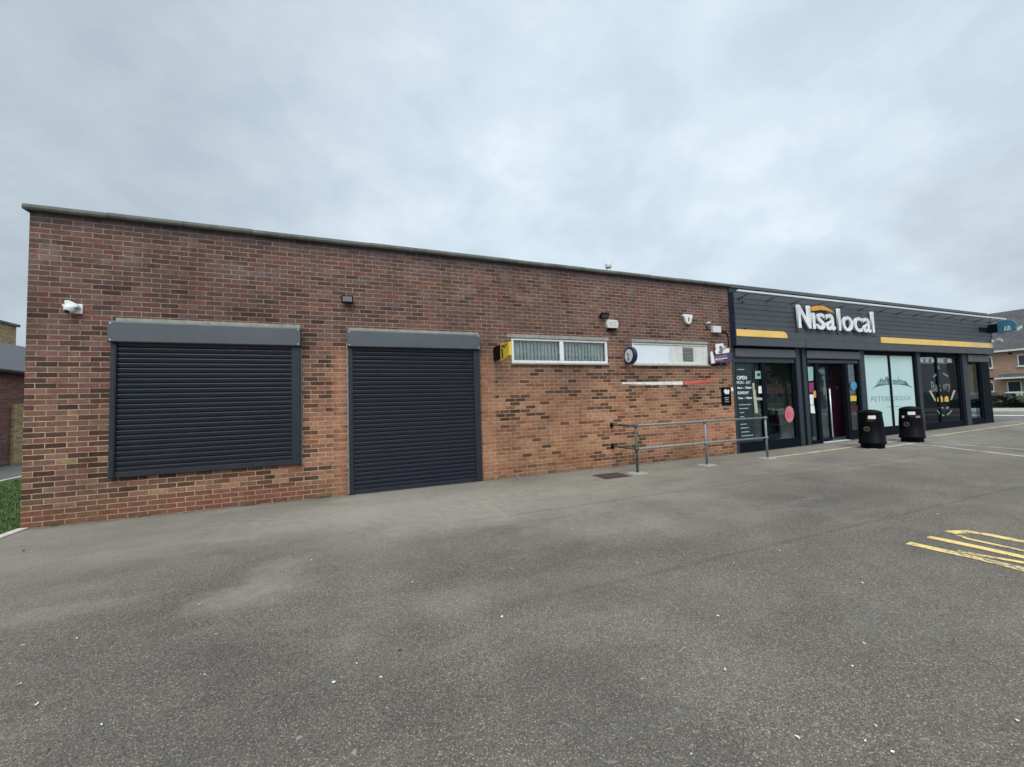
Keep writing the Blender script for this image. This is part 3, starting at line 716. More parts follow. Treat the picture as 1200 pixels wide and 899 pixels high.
# Bay C: mint windows
zc0, zc1 = .30, 2.715
C = window_bay(19.145, 22.015, zc0, zc1, [(20.56, .11)], 'pair of windows covered in pale mint frosted film with a city skyline', .05)
for (a, c) in ((19.20, 20.50), (20.62, 21.96)):
    b = MB(); b.box(a, c, .038, .047, zc0+.055, zc1-.055); b.build('frosted_film', M['teal'], C)
def csh(poly_px, Y=.036, mat='skyline', th=.003):
    b = MB(); b.prism([W(px, py, Y) for px, py in poly_px], 'y', Y-th, Y); return b.build('skyline_print', M[mat], C)
SZ = 12.84
def zz(x, y): return (1000+x/SZ, 430+y/SZ)
csh([zz(*p) for p in ((275, 335), (330, 290), (365, 250), (380, 200), (395, 215), (410, 170), (425, 205), (440, 165), (455, 200), (468, 205), (490, 140), (500, 185), (515, 135), (530, 180), (540, 130), (552, 175), (562, 268), (480, 272), (400, 285), (330, 305))])
csh([zz(*p) for p in ((590, 200), (620, 195), (640, 205), (668, 205), (672, 130), (680, 200), (700, 205), (705, 190), (722, 200), (740, 208), (790, 215), (805, 240), (840, 280), (895, 315), (830, 292), (760, 275), (690, 265), (600, 265))])
for i in range(10):
    b = MB(); xa, za = W(*zz(380+i*17, 262)); b.box(xa, xa+.02, .031, .0325, za, za+.09+.04*(i % 3)); b.build('skyline_print', M['teal'], C)
for i in range(11):
    b = MB(); xa, za = W(*zz(610+i*17, 256)); b.box(xa, xa+.022, .031, .0325, za, za+.08+.03*(i % 2)); b.build('skyline_print', M['teal'], C)
xa, za = W(*zz(295, 525)); xb, _ = W(*zz(585, 525)); _, zb = W(*zz(300, 450))
text('window_text', 'PETER', M['ink'], C, xa, min(xb-.12, 20.38), za, zb, .0375, .003, -.005, sp=1.15)
text('window_text', 'B', M['ink'], C, 20.40, 20.455, za, zb, .0375, .003, -.005)
xa, _ = W(*zz(640, 525)); xb, _ = W(*zz(885, 525))
text('window_text', 'OROUGH', M['ink'], C, 20.60, xb, za, zb, .0375, .003, -.005, sp=1.15)
xa, z1_ = W(*zz(520, 610)); b = MB(); b.box(xa, xa+.45, .036, .0375, z1_, z1_+.02); b.box(xa+.5, xa+.8, .036, .0375, z1_, z1_+.018); split_build(b, 'window_line', M['ink'], C)
# Bay D: bakery windows
Dw = window_bay(22.365, 25.045, .29, 2.71, [(23.52, .09)], 'pair of dark windows printed with a bakery emblem', .06)
b = MB(); b.box(22.50, 24.95, .058, .066, .36, 2.42); b.build('dark_film', M['bakevinyl'], Dw)
b = MB()
for (a, c) in ((22.46, 22.72), (22.82, 23.06), (23.2, 23.42), (23.62, 24.05), (24.3, 24.62)): b.box(a, c, .045, .0475, 2.47, 2.62)
split_build(b, 'painted_reflection', simple('pale_strip', (.38, .42, .42), .5), Dw)  # pale strips stand in for bright reflections along the pane tops
SD = 11.24
def zd(x, y): return W(1070+x/SD, 420+y/SD, .047)
def dtext(body, x0, y0, x1, y1, mat='txt', **k):
    xa, za = zd(x0, y1); xb, zb = zd(x1, y0); text('window_text', body, M[mat], Dw, xa, xb, za, zb, .0465, .002, **k)
M['dimtxt'] = simple('dim_white_vinyl', (.20, .22, .21), .5)
dtext('Bak', 245, 305, 360, 440, 'dimtxt', bold=.0); dtext('ery', 402, 335, 485, 445, 'dimtxt', bold=.0)
def dpoly(pts, mat, Y=.045):
    b = MB(); b.prism([zd(*p) for p in pts], 'y', Y-.002, Y); return b.build('bakery_print', M[mat], Dw)
dpoly([(205, 425), (235, 425), (300, 555), (285, 565)], 'cream'); dpoly([(530, 420), (560, 420), (510, 545), (490, 550)], 'cream')
dpoly([(318, 570), (320, 520), (345, 495), (375, 495), (392, 525), (392, 575)], 'breadyellow'); dpoly([(413, 570), (413, 515), (435, 495), (460, 505), (472, 570)], 'breadyellow')
dpoly([(255, 240), (320, 185), (335, 200), (270, 255)], 'dimtxt'); dpoly([(380, 195), (400, 190), (470, 235), (450, 245)], 'dimtxt')
dpoly([(320, 95), (340, 95), (345, 145), (325, 145)], 'dimtxt')
dpoly([(335, 640), (400, 640), (400, 662), (340, 662)], 'dimtxt'); dpoly([(430, 640), (470, 635), (468, 662), (432, 665)], 'dimtxt')
dpoly([(310, 680), (320, 678), (360, 725), (410, 745), (408, 765), (350, 745)], 'dimtxt'); dpoly([(440, 735), (480, 710), (505, 675), (515, 682), (490, 725), (450, 755)], 'dimtxt')
# Bay E
E_ = window_bay(25.585, 26.615, .32, 2.495, [], 'narrow end window reflecting the street', .06)
b = MB(); b.box(25.66, 25.70, .040, .047, .40, 2.40); b.build('white_edge', M['white'], E_)

# interior: floor, walls, ceiling, all dim
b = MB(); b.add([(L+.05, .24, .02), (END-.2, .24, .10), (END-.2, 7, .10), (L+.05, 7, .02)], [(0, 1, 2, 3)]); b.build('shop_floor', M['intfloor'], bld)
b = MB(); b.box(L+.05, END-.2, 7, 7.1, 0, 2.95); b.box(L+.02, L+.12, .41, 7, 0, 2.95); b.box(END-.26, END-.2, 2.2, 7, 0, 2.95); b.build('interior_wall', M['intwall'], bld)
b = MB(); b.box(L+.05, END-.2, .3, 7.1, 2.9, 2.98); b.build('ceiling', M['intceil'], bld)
lights = []
for i, (xx, yy) in enumerate(((16.4, 1.3), (19.3, 1.9), (22.0, 1.6), (24.0, 2.5))):
    t = thing('ceiling_light', (xx, yy, 2.88), ['lit ceiling tube behind the window nearest the brick wall', 'lit ceiling tube just inside the entrance doors', 'ceiling tube behind the mint frosted windows', 'ceiling tube behind the bakery windows'][i], 'ceiling light', 'ceiling tubes inside the shop')
    b = MB(); b.box(xx-.6, xx+.6, yy-.04, yy+.04, 2.84, 2.87); b.build('tube', M['tube'], t)
    b = MB(); b.box(xx-.62, xx+.62, yy-.07, yy+.07, 2.871, 2.899); b.build('housing', M['white'], t)
PROD = [simple('pack_%d' % i, c, .5) for i, c in enumerate(((.35, .05, .04), (.40, .22, .04), (.05, .13, .30), (.10, .25, .08), (.45, .43, .38), (.30, .10, .22)))]
def shelf_unit(x, y, wdt, label, face='y'):
    t = thing('display_shelf', (x, y, .04), label, 'shelf', 'display shelves inside the shop')
    b = MB(); b.box(x, x+wdt, y+.38, y+.42, .04, 1.75); b.box(x, x+wdt, y, y+.4, .04, .16)
    b.box(x, x+.03, y, y+.4, .16, 1.75); b.box(x+wdt-.03, x+wdt, y, y+.4, .16, 1.75); b.build('frame', M['shelfgrey'], t)
    for k in range(4):
        zz_ = .45+k*.36; b = MB(); b.box(x+.03, x+wdt-.03, y, y+.38, zz_, zz_+.025); b.build('shelf', M['shelfgrey'], t)
    for q in range(6):
        b = MB()
        for k in range(4):
            for j in range(int(wdt/.1)):
                if (j*7+k*3+q) % 6 == q % 6 and random.random() < .85 and (j+k) % 6 == q:
                    zz_ = .477+k*.36; xx = x+.05+j*.1; b.box(xx, xx+.08, y+.03, y+.25, zz_, zz_+random.uniform(.12, .26))
        if b.v: b.build('product_row', PROD[q], t)
    return t
shelf_unit(16.0, 1.9, 2.2, 'grey stocked shelf unit behind the window nearest the brick wall')
shelf_unit(20.3, 2.0, 1.8, 'grey stocked shelf unit straight ahead through the entrance')
shelf_unit(18.4, 4.4, 2.4, 'long stocked shelf unit deep in the shop behind the first window')
t = thing('display_board', (19.1, .75, .05), 'tall maroon display board just inside the entrance doors', 'display board')
b = MB(); b.box(18.80, 19.34, .75, .80, .06, 2.25); b.build('board', M['maroon'], t)
b = MB(); b.box(18.95, 19.10, .744, .7495, 1.62, 1.72); b.build('notice', M['shelfgrey'], t); b = MB(); b.box(18.78, 19.36, .72, .83, .03, .06); b.build('foot', M['dark'], t)
t = thing('shop_counter', (18.6, 1.25, .04), 'low grey counter with a blue panel inside the entrance', 'counter')
b = MB(); b.box(18.1, 19.2, 1.0, 1.5, .04, .85); b.build('body', M['shelfgrey'], t); b = MB(); b.box(18.08, 19.22, .98, 1.52, .851, .89); b.build('top', M['dark'], t)
b = MB(); b.box(18.5, 19.0, 1.1, 1.14, .9, 1.55); b.build('panel', simple('dim_blue_panel', (.02, .05, .12), .5), t)

# posters and stickers on the glass
def poster(name, pts, mat, label, cat, Y=.044, extra=None):
    b = MB(); b.prism([W(px, py, Y) for px, py in pts], 'y', Y-.003, Y); o = b.build(name, M[mat]); tag(o, label, cat); return o
def rect(a, b_, c, d): return [(a, d), (c, d), (c, b_), (a, b_)]
def oval(cx, cy, rx, ry, n=20): return [(cx+rx*math.cos(2*PI*i/n), cy+ry*math.sin(2*PI*i/n)) for i in range(n)]
p_ = poster('poster', rect(884.8, 434.8, 893.0, 444), 'mint', 'square mint green poster with a dark star high in the first window', 'poster')
b = MB(); b.prism([W(*q, .040) for q in oval(889, 439.2, 2.0, 2.0, 8)], 'y', .0385, .0405); b.build('emblem', M['darkteal'], p_)
poster('notice', rect(888.8, 452.5, 893.4, 461), 'paper', 'small white notice below the mint poster', 'notice')
poster('notice_strip', [(881.5, 449), (884, 449), (884.3, 457), (885.3, 457), (888.3, 484), (884.6, 484), (883.3, 470), (882, 457)], 'cream', 'ragged cream strip running down beside the opening hours panel', 'notice')
poster('notice', rect(886.3, 466, 895, 469.0), 'cream', 'narrow cream notice across the first window beside the ragged strip', 'notice')
p_ = poster('balloon_sticker', oval(925, 485.5, 5.4, 9.6), 'pinkp', 'pink and cream oval egg shaped sticker low in the second pane', 'sticker')
b = MB(); b.prism([W(*q, .040) for q in oval(924, 486.5, 3.2, 4.6, 10)], 'y', .0385, .0405); b.build('spot', simple('egg_red', (.62, .10, .14), .6), p_)
poster('notice', rect(947.0, 462.5, 953.3, 474.5), 'paper', 'white notice on the glass left of the entrance, the upper of two', 'notice')
poster('notice', [(948, 475.5), (954, 475), (955.2, 484.5), (948.4, 484)], 'paper', 'white notice on the glass left of the entrance, the lower of two', 'notice')
poster('sticker', [(946, 449), (953.5, 448), (953.5, 460), (946.3, 459.5)], 'magenta', 'magenta sticker above the white notices by the entrance', 'sticker')
poster('leaflet', rect(953.2, 458, 957.2, 466), 'breadyellow', 'small yellow leaflet beside the magenta sticker', 'leaflet')
poster('poster', [(944.6, 430), (952.6, 430), (953, 446), (945.5, 447)], 'mint', 'pale green poster at the top of the left entrance glass', 'poster')
poster('sticker', oval(1000.3, 452.3, 3.7, 5.2), 'blue', 'round pale blue sticker on the glass right of the entrance', 'sticker')
poster('poster', rect(996.5, 463.8, 1003.5, 470), 'signyellow', 'yellow poster under the round blue sticker', 'poster')
poster('poster', rect(996.8, 475.5, 1005, 482), 'maroon', 'maroon poster under the yellow poster right of the entrance', 'poster')

# ------------------------------------------------------------------ wall mounted things
# dome camera at the left
t = thing('security_camera', (.49, 0, 3.0), 'white dome security camera on a bracket at the left end of the brick wall', 'security camera')
b = MB(); b.box(.485, .585, -.022, -.001, 2.93, 3.07); b.build('back_plate', M['white'], t, bevel=.006)
b = MB(); b.prism([(.425, 3.095), (.47, 3.10), (.555, 3.05), (.57, 3.01), (.435, 2.99)], 'y', -.10, -.023); b.build('bracket', M['white'], t, bevel=.008)
b = MB(); b.lathe([(.012, .035), (.045, .03), (.058, .0), (.058, -.02), (.050, -.04)], (.475, -.085, 3.0), 20); b.ball((.475, -.085, 2.972), .057, 18, 6, (1, 1, .95), -1, .1); b.build('dome_housing', M['white'], t)
b = MB(); b.ball((.468, -.112, 2.945), .032, 14, 8); b.build('lens', M['lens'], t)
b = MB(); b.cyl((.425, -.06, 3.02), (.395, -.05, 3.03), .022, 12); b.build('gland', M['offwhite'], t)

def floodlight(cx, cz, tilt, w, h, label):
    t = thing('floodlight', (cx, 0, cz), label, 'floodlight', 'black floodlights on the brick wall')
    c, s = math.cos(tilt), math.sin(tilt)
    def P(x, y, z): return (cx+x, -.09+y*c-z*s, cz+y*s+z*c)
    def rb(b, x0, x1, y0, y1, z0, z1):
        vs = [P(x, y, z) for x in (x0, x1) for y in (y0, y1) for z in (z0, z1)]
        b.add(vs, [(0, 1, 3, 2), (4, 6, 7, 5), (0, 4, 5, 1), (2, 3, 7, 6), (0, 2, 6, 4), (1, 5, 7, 3)])
    b = MB(); rb(b, -w/2, w/2, -.025, .02, -h/2, h/2); b.build('housing', M['black'], t, bevel=.008)
    b = MB(); rb(b, -w/2+.018, w/2-.018, -.029, -.0255, -h/2+.02, h/2-.02); b.build('lamp_glass', simple('lamp_glass', (.07, .075, .08), .35), t)
    b = MB(); b.box(cx-w*.42, cx-w*.34, -.085, -.001, cz-.015, cz+.015); b.box(cx+w*.34, cx+w*.42, -.085, -.001, cz-.015, cz+.015); b.box(cx-.05, cx+.05, -.012, -.0005, cz-.045, cz+.05); b.build('bracket', M['black'], t)
floodlight(4.07, 3.36, -.15, .185, .135, 'small black floodlight above the gap between the two shutters')
floodlight(9.38, 3.365, .55, .21, .13, 'tilted black floodlight above the white framed window')

t = thing('alarm_box', (9.60, 0, 3.18), 'white rectangular alarm bell box above the gap between the high windows', 'alarm box')
b = MB(); pts = [(9.455, 3.115), (9.475, 3.095), (9.72, 3.095), (9.745, 3.12), (9.755, 3.19), (9.745, 3.26), (9.715, 3.285), (9.475, 3.285), (9.455, 3.26), (9.445, 3.19)]
b.prism(pts, 'y', -.085, -.001); b.build('cover', M['offwhite'], t, bevel=.012)
b = MB()
for i in range(3): b.box(9.50, 9.70, -.088, -.0855, 3.145+.04*i, 3.158+.04*i)
b.build('print', simple('faint_print', (.42, .44, .43), .6), t)
b = MB(); b.box(9.50, 9.70, -.08, -.002, 3.065, 3.094); b.build('base', M['black'], t)

t = thing('alarm_box', (11.85, 0, 3.40), 'white shield shaped alarm box above the boarded window', 'alarm box')
b = MB(); b.prism([(11.70, 3.50), (11.74, 3.535), (11.98, 3.535), (12.02, 3.50), (11.99, 3.45), (11.95, 3.33), (11.90, 3.295), (11.84, 3.295), (11.79, 3.33), (11.745, 3.45)], 'y', -.075, -.001); b.build('cover', M['white'], t, bevel=.012)
b = MB(); b.box(11.845, 11.895, -.079, -.0755, 3.36, 3.46); b.build('print', M['shelfgrey'], t)

t = thing('junction_box', (12.80, 0, 3.2), 'white junction box with a black cable running to the shopfront', 'junction box')
b = MB(); b.box(12.655, 12.935, -.09, -.001, 3.115, 3.285); b.build('box', M['offwhite'], t, bevel=.012)
b = MB(); b.tube([(12.94, -.012, 3.15), (13.20, -.012, 3.135), (13.25, -.012, 3.06), (13.27, -.012, 2.60), (13.30, -.012, 2.45)], .012, 8); b.build('cable', M['black'], t)
t = thing('security_camera', (12.50, 0, 3.34), 'tiny white camera between the shield alarm and the junction box', 'security camera')
b = MB(); b.cyl((12.50, -.001, 3.34), (12.50, -.07, 3.34), .018, 10); b.build('arm', M['offwhite'], t)
b = MB(); b.ball((12.50, -.10, 3.34), .038, 12, 8); b.build('head', M['offwhite'], t)
b = MB(); b.ball((12.49, -.125, 3.315), .022, 10, 6); b.tube([(12.50, -.008, 3.32), (12.55, -.008, 3.22), (12.65, -.01, 3.19)], .008, 6); b.build('lens', M['lens'], t)

# projecting signs: face -x, hang off the wall
def side(X): return ((X, 0, 0), (0, -1, 0), (0, 0, 1), (-1, 0, 0))
t = thing('projecting_sign', (6.74, 0, 2.45), 'yellow projecting sign with a black bracket box left of the white framed window', 'projecting sign')
XS = 6.745
b = MB(); b.box(XS+.006, XS+.075, -.43, -.001, 2.33, 2.60); b.build('bracket_box', M['black'], t, bevel=.006)
b = MB(); b.prism([(-.43, 2.265), (-.88, 2.335), (-.885, 2.575), (-.43, 2.61)], 'x', XS, XS+.055); b.build('yellow_face', M['signyellow'], t, bevel=.006)
text('sign_text', 'PAY', M['black'], t, .50, .80, 2.50, 2.565, 0, .003, .02, frame=((XS-.001, 0, 0), (0, -1, 0), (0, 0, 1), (-1, 0, 0)))
text('sign_text', 'point', M['black'], t, -2.50, -2.31, .46, .60, 0, .003, .03, frame=((XS-.001, 0, 0), (0, 0, -1), (0, -1, 0), (-1, 0, 0))) if False else text('sign_text', 'point', M['black'], t, -2.485, -2.31, .47, .60, 0, .003, .03, frame=((XS-.001, 0, 0), (0, 0, -1), (0, -1, 0), (-1, 0, 0)))
t = thing('round_sign', (9.95, 0, 2.46), 'round navy rimmed projecting sign with a white face between the two high windows', 'projecting sign')
XR = 9.93; cy_, cz_ = -.165, 2.465; ry, rz = .195, .195
b = MB(); b.prism([(cy_+ry*math.cos(a*PI/16), cz_+rz*math.sin(a*PI/16)) for a in range(32)], 'x', XR, XR+.09); b.build('rim', M['navy'], t, bevel=.006)
b = MB(); b.prism([(cy_+.135*math.cos(a*PI/16), cz_+.15*math.sin(a*PI/16)) for a in range(32)], 'x', XR-.006, XR-.0005); b.build('face', M['white'], t)
b = MB(); b.box(XR+.01, XR+.08, -.02, .0-.001, cz_-.09, cz_+.06); b.build('bracket', M['navy'], t)
b = MB()
for (pa, pb, r) in (((.03, .06), (-.03, .02), .012), ((-.03, .02), (.0, -.08), .016), ((.02, .08), (.035, .02), .010), ((-.03, -.08), (.03, -.085), .016)):
    b.cyl((XR-.009, cy_+pa[0], cz_+pa[1]), (XR-.009, cy_+pb[0], cz_+pb[1]), r, 6)
b.build('emblem', simple('emblem_grey', (.22, .24, .30), .6), t)

# cluster of cut-out boards beside the shopfront
t = thing('advert_board', (12.9, 0, 2.5), 'cluster of purple and white cut out advertising boards with pink stripes by the shopfront', 'advertising board')
def cp(x, y): return W(825+x/22.475, 395+y/22.475, -.10)
def board(pts, mat, nm, y0, y1):
    b = MB(); b.prism([cp(*p) for p in pts], 'y', y0, y1); return b.build(nm, M[mat], t)
board([(225, 480), (330, 455), (730, 400), (745, 600), (600, 690), (275, 680)], 'purple', 'main_board', -.105, -.09)
board([(160, 390), (205, 380), (235, 480), (275, 690), (180, 700)], 'white', 'white_board', -.118, -.106)
board([(310, 185), (510, 165), (525, 230), (585, 245), (570, 300), (680, 290), (680, 400), (500, 440), (330, 450), (300, 370), (330, 330)], 'paper', 'white_board', -.089, -.076)
board([(380, 400), (430, 330), (400, 240), (440, 225), (500, 300), (480, 420)], 'shelfgrey', 'printed_shape', -.1095, -.1055)
board([(530, 230), (585, 245), (540, 330), (515, 330)], 'cream', 'printed_shape', -.1096, -.1056)
for i, (a, c) in enumerate((((285, 525), (600, 475)), ((285, 580), (610, 540)), ((290, 620), (520, 590)))):
    board([(a[0], a[1]), (c[0], c[1]), (c[0], c[1]+22), (a[0], a[1]+24)], 'pinkp' if i != 1 else 'white', 'stripe', -.1094, -.1054)
for xx in (385, 540):
    q = cp(xx, 705); b = MB(); b.cyl((q[0], -.115, q[1]), (q[0], -.07, q[1]), .035, 14); b.build('wheel', M['black'], t)
b = MB(); b.box(12.75, 12.80, -.088, -.001, 2.42, 2.47); b.box(13.08, 13.13, -.088, -.001, 2.45, 2.50); b.build('bracket', M['black'], t)

t = thing('notice_plate', (13.06, 0, 1.48), 'black portrait plate with a white symbol on the brick beside the shopfront', 'sign')
b = MB(); b.box(12.895, 13.225, -.022, -.001, 1.255, 1.72); b.build('plate', M['black'], t, bevel=.004)
b = MB(); b.prism([(12.97, 1.60), (13.00, 1.66), (13.06, 1.67), (13.08, 1.63), (13.14, 1.665), (13.17, 1.60), (13.13, 1.53), (13.09, 1.555), (13.05, 1.53), (13.0, 1.565)], 'y', -.026, -.0225); b.build('symbol', M['txt'], t)
b = MB()
for i, w_ in enumerate((.16, .12, .15)): b.box(13.06-w_/2, 13.06+w_/2, -.0255, -.0225, 1.44-i*.05, 1.458-i*.05)
split_build(b, 'text_line', simple('dim_plate_text', (.36, .38, .38), .6), t)
b = MB(); b.box(13.25, 13.325, -.012, -.001, 1.61, 1.70); tag(b.build('sticker', M['paper']), 'small white sticker on the last bricks beside the shopfront post', 'sticker')

# painted stripe on the brick
pts_t = [W(729, 448), W(765, 447.6), W(800, 447)]; pts_b = [W(800, 451), W(765, 451), W(729, 450.3)]
b = MB(); b.prism(pts_t+pts_b, 'y', -.006, -.001); tag(b.build('white_strip', M['whitepaint']), 'white painted strip fixed along the brick under the boarded window', 'painted strip')
pts_t = [W(800.5, 447), W(825, 445), W(842, 443.5)]; pts_b = [W(842, 445.5), W(825, 449), W(800.5, 451)]
b = MB(); b.prism(pts_t+pts_b, 'y', -.006, -.001); tag(b.build('red_strip', M['redpaint']), 'faded red painted strip continuing right from the white strip', 'painted strip')

# flue on the roof
t = thing('roof_flue', (11.8, 3, 4.1), 'short pale vent pipe standing up from the flat roof', 'vent pipe')
b = MB(); b.cyl((11.81, 3, 4.12), (11.81, 3, 5.76), .055, 16); b.build('pipe', M['offwhite'], t)
b = MB(); b.lathe([(.09, 5.72), (.10, 5.78), (.10, 5.86), (.05, 5.90), (.0, 5.90)], (11.81, 3, 0), 16); b.build('cowl', M['offwhite'], t)

# camera and blue sign at the far end
ex, ez = W(1165.5, 398.5, -.30)
t = thing('security_camera', (END-.1, YF, ez), 'white bullet camera on the far right end of the fascia', 'security camera')
b = MB(); b.box(END-.12, END+.02, YF-.05, YF-.013, 3.24, 3.36); b.build('base', M['white'], t, bevel=.006)
b = MB(); b.cyl((END-.05, YF-.06, 3.30), (END+.02, YF-.16, 3.34), .018, 8); b.cyl((END-.10, -.36, 3.36), (END+.24, -.33, 3.28), .05, 14); b.build('housing', M['white'], t)
b = MB(); b.cyl((END+.24, -.33, 3.28), (END+.252, -.33, 3.277), .035, 12); b.build('lens', M['lens'], t)
XA = 27.0
ya, za = atX(1168, 377, XA); yb, zb = atX(1192, 391, XA)
t = thing('air_sign', (XA, YF, 3.8), 'blue rounded sign reading AIR jutting out past the end of the shopfront', 'projecting sign')
y0, y1 = -ya, -yb
zlo, zhi = atX(1168, 391.5, XA)[1], za
pts = []
for (cx_, cz2, r, a0) in ((yb+.12, zhi-.12-.02, .12, 90), ):
    pass
poly = [(ya, zlo), (ya, zhi), (yb+.25, zhi+.02), (yb+.10, zhi-.01), (yb, zhi-.14), (yb+.03, zlo+.10), (yb+.16, zlo+.03)]
b = MB(); b.prism(poly, 'x', XA, XA+.10); b.build('panel', M['airblue'], t, bevel=.01)
fr = ((XA-.001, 0, 0), (0, -1, 0), (0, 0, 1), (-1, 0, 0)); wd = (-yb)-(-ya)
b = MB(); b.prism([(YF-.013, zlo+.12), (YF-.013, zhi-.20), (YF-.022, zhi-.20), (YF-.022, zlo+.12)], 'x', XA-.7, XA+.06); b.build('dark_plate', M['dark'], t)  # thin dark plate flat on the fascia, running left from the sign
text('sign_text', 'AIR', M['txt'], t, -ya+wd*.33, -ya+wd*.72, zlo+.07, zlo+(zhi-zlo)*.55, 0, .004, .01, frame=fr)
b = MB(); b.box(XA-.004, XA-.0005, yb+wd*.28, ya-wd*.25, zlo+(zhi-zlo)*.66, zlo+(zhi-zlo)*.70); split_build(b, 'text_line', M['dimtxt'], t)
b = MB(); b.box(XA+.02, XA+.08, ya+.002, YF-.013, zlo+.06, zhi-.08); b.build('bracket', M['dark'], t)
yc, zc = atX(1192, 386, XA); yd, zd_ = atX(1197, 383, XA)
b = MB(); b.prism([(yb+.002, zc-.06), (yb+.002, zc+.06), (yd, zd_+.06), (yd, zd_-.05)], 'x', XA+.02, XA+.06); b.build('white_tab', M['white'], t)

# ------------------------------------------------------------------ handrail
hr = thing('handrail', (11.3, -.9, 0), 'galvanised steel two rail handrail standing in front of the brick wall', 'handrail')
PX = [9.43, 11.30, 13.22]; YR = -.90; ZT, ZM = .945, .475
for i, xx in enumerate(PX):
    b = MB(); b.cyl((xx, YR, 0), (xx, YR, ZT), .0245, 14); b.build('post', M['darkgalv'] if i == 0 else M['galv'], hr)
    b = MB(); b.lathe([(.0, .012), (.13, .010), (.17, .003), (.19, -.002)], (xx, YR, 0), 14, .12); b.build('concrete_footing', M['concrete'], hr)
for zz_ in (ZT, ZM):
    b = MB(); b.cyl((PX[0], YR, zz_), (PX[2], YR, zz_), .0215, 14); b.build('rail', M['galv'], hr)
    b = MB(); b.tube([(PX[0], YR, zz_), (PX[0]+.03, -.30, zz_-.01), (PX[0]+.07, -.03, zz_-.02)], .0215, 12); b.build('return_rail', M['darkgalv'], hr)
    b = MB(); b.cyl((PX[0]+.07, -.03, zz_-.02), (PX[0]+.07, -.001, zz_-.02), .048, 14); split_build(b, 'wall_flange', M['black'], hr)
    for xx in PX:
        b = MB(); b.cyl((xx-.04, YR, zz_), (xx+.04, YR, zz_), .031, 14); b.cyl((xx, YR, zz_-.045), (xx, YR, zz_+.03), .031, 14); b.build('clamp', M['darkgalv'] if xx == PX[0] else M['galv'], hr)

# ------------------------------------------------------------------ litter bins
def litter_bin(x, y, label):
    z0 = gz(x); t = thing('litter_bin', (x, y, z0), label, 'litter bin', 'black litter bins outside the shop')
    R_ = .262
    prof = [(R_*.86, 0), (R_*.88, .02), (R_*.88, .10), (R_*1.02, .115), (R_*1.04, .14), (R_*1.02, .165), (R_*.99, .17), (R_*.93, .60), (R_*.85, .86), (R_*.83, .875)]
    b = MB(); b.lathe(prof, (x, y, z0), 32, .05); b.build('body', M['black'], t)
    prof = [(R_*.80, .876), (R_*.88, .880), (R_*.89, .905), (R_*.82, .93), (R_*.60, .965), (R_*.30, .985), (0, .99)]
    b = MB(); b.lathe(prof, (x, y, z0), 32, .05); b.build('lid', M['black'], t)
    # view direction from the car park
    d = Vector((CAM.x-x, CAM.y-y, 0)).normalized(); 
    def patch(ang, zc_, w, h, r, mat, nm, par):
        c, s = math.cos(ang), math.sin(ang); dd = Vector((d.x*c-d.y*s, d.x*s+d.y*c, 0)); rr = Vector((-dd.y, dd.x, 0))
        b = MB(); n = 6; vs = []
        for i in range(n+1):
            u = (i/n-.5)*w/r; cc, ss = math.cos(u), math.sin(u); v = dd*cc+rr*ss
            for zq in (zc_-h/2, zc_+h/2):
                rq = r*(1-.14*(zq-.17)/.67)*1.0; rq = rq+.006; vs.append((x+v.x*rq, y+v.y*rq, z0+zq))
        b.add(vs, [(2*i, 2*i+2, 2*i+3, 2*i+1) for i in range(n)])
        o = b.build(nm, mat, par); s_ = o.modifiers.new('s', 'SOLIDIFY'); s_.thickness = .002; return o
    patch(.10, .76, .27, .14, R_*1.05, M['lens'], 'opening', t)
    patch(.10, .80, .17, .085, R_*1.09, M['white'], 'label_plate', t)
    c, s = math.cos(-.35), math.sin(-.35); dd = Vector((d.x*c-d.y*s, d.x*s+d.y*c, 0)); rr = Vector((-dd.y, dd.x, 0))
    b = MB(); o_ = Vector((x, y, z0+.50))+dd*(R_*.985+.006)
    n = 16; vs = []
    for k in (.045, .062): vs += [o_+rr*math.cos(2*PI*i/n)*k+Vector((0, 0, 1))*math.sin(2*PI*i/n)*k for i in range(n)]
    b.add(vs, [(i, (i+1) % n, n+(i+1) % n, n+i) for i in range(n)])
    b.cyl(o_-rr*.02-Vector((0, 0, .03)), o_+rr*.02+Vector((0, 0, .03)), .006, 6)
    b.build('emblem', simple('gold_emblem', (.16, .145, .09), .5), t)
    return t, patch
def binpos(px, py):
    q = G(px, py); d = Vector((q[0]-CAM.x, q[1]-CAM.y)).normalized()*.23; return (q[0]+d.x, q[1]+d.y)
b1 = binpos(1023, 526); b2 = binpos(1069.5, 518.5)
t1, _p = litter_bin(b1[0], b1[1], 'round black litter bin nearer the entrance doors, the left of two')
t2, pf = litter_bin(b2[0], b2[1], 'round black litter bin in front of the mint windows, the right of two')
pf(-.62, .70, .06, .06, .262*1.08, M['white'], 'round_sticker', t2)
pf(.62, .70, .12, .06, .262*1.07, simple('torn_red_sticker', (.30, .16, .15), .6, var=.4, nscale=40), 'torn_sticker', t2)

# ------------------------------------------------------------------ small things on the ground
t = thing('drain_cover', (8.85, -.86, 0), 'rusty iron drain cover in the tarmac left of the handrail', 'drain cover')
ca = [G(694, 557.5), G(722, 554.8), G(742, 557.8), G(710, 561.2)]
cx_ = sum(p[0] for p in ca)/4; cyy = sum(p[1] for p in ca)/4
b = MB(); b.box(cx_-.30, cx_+.30, cyy-.24, cyy+.24, -.02, .006); b.build('frame', M['rust'], t)
b = MB()
for i in range(9): b.box(cx_-.26, cx_+.26, cyy-.21+i*.05, cyy-.21+i*.05+.025, .0065, .013)
b.build('cover', M['rust'], t)

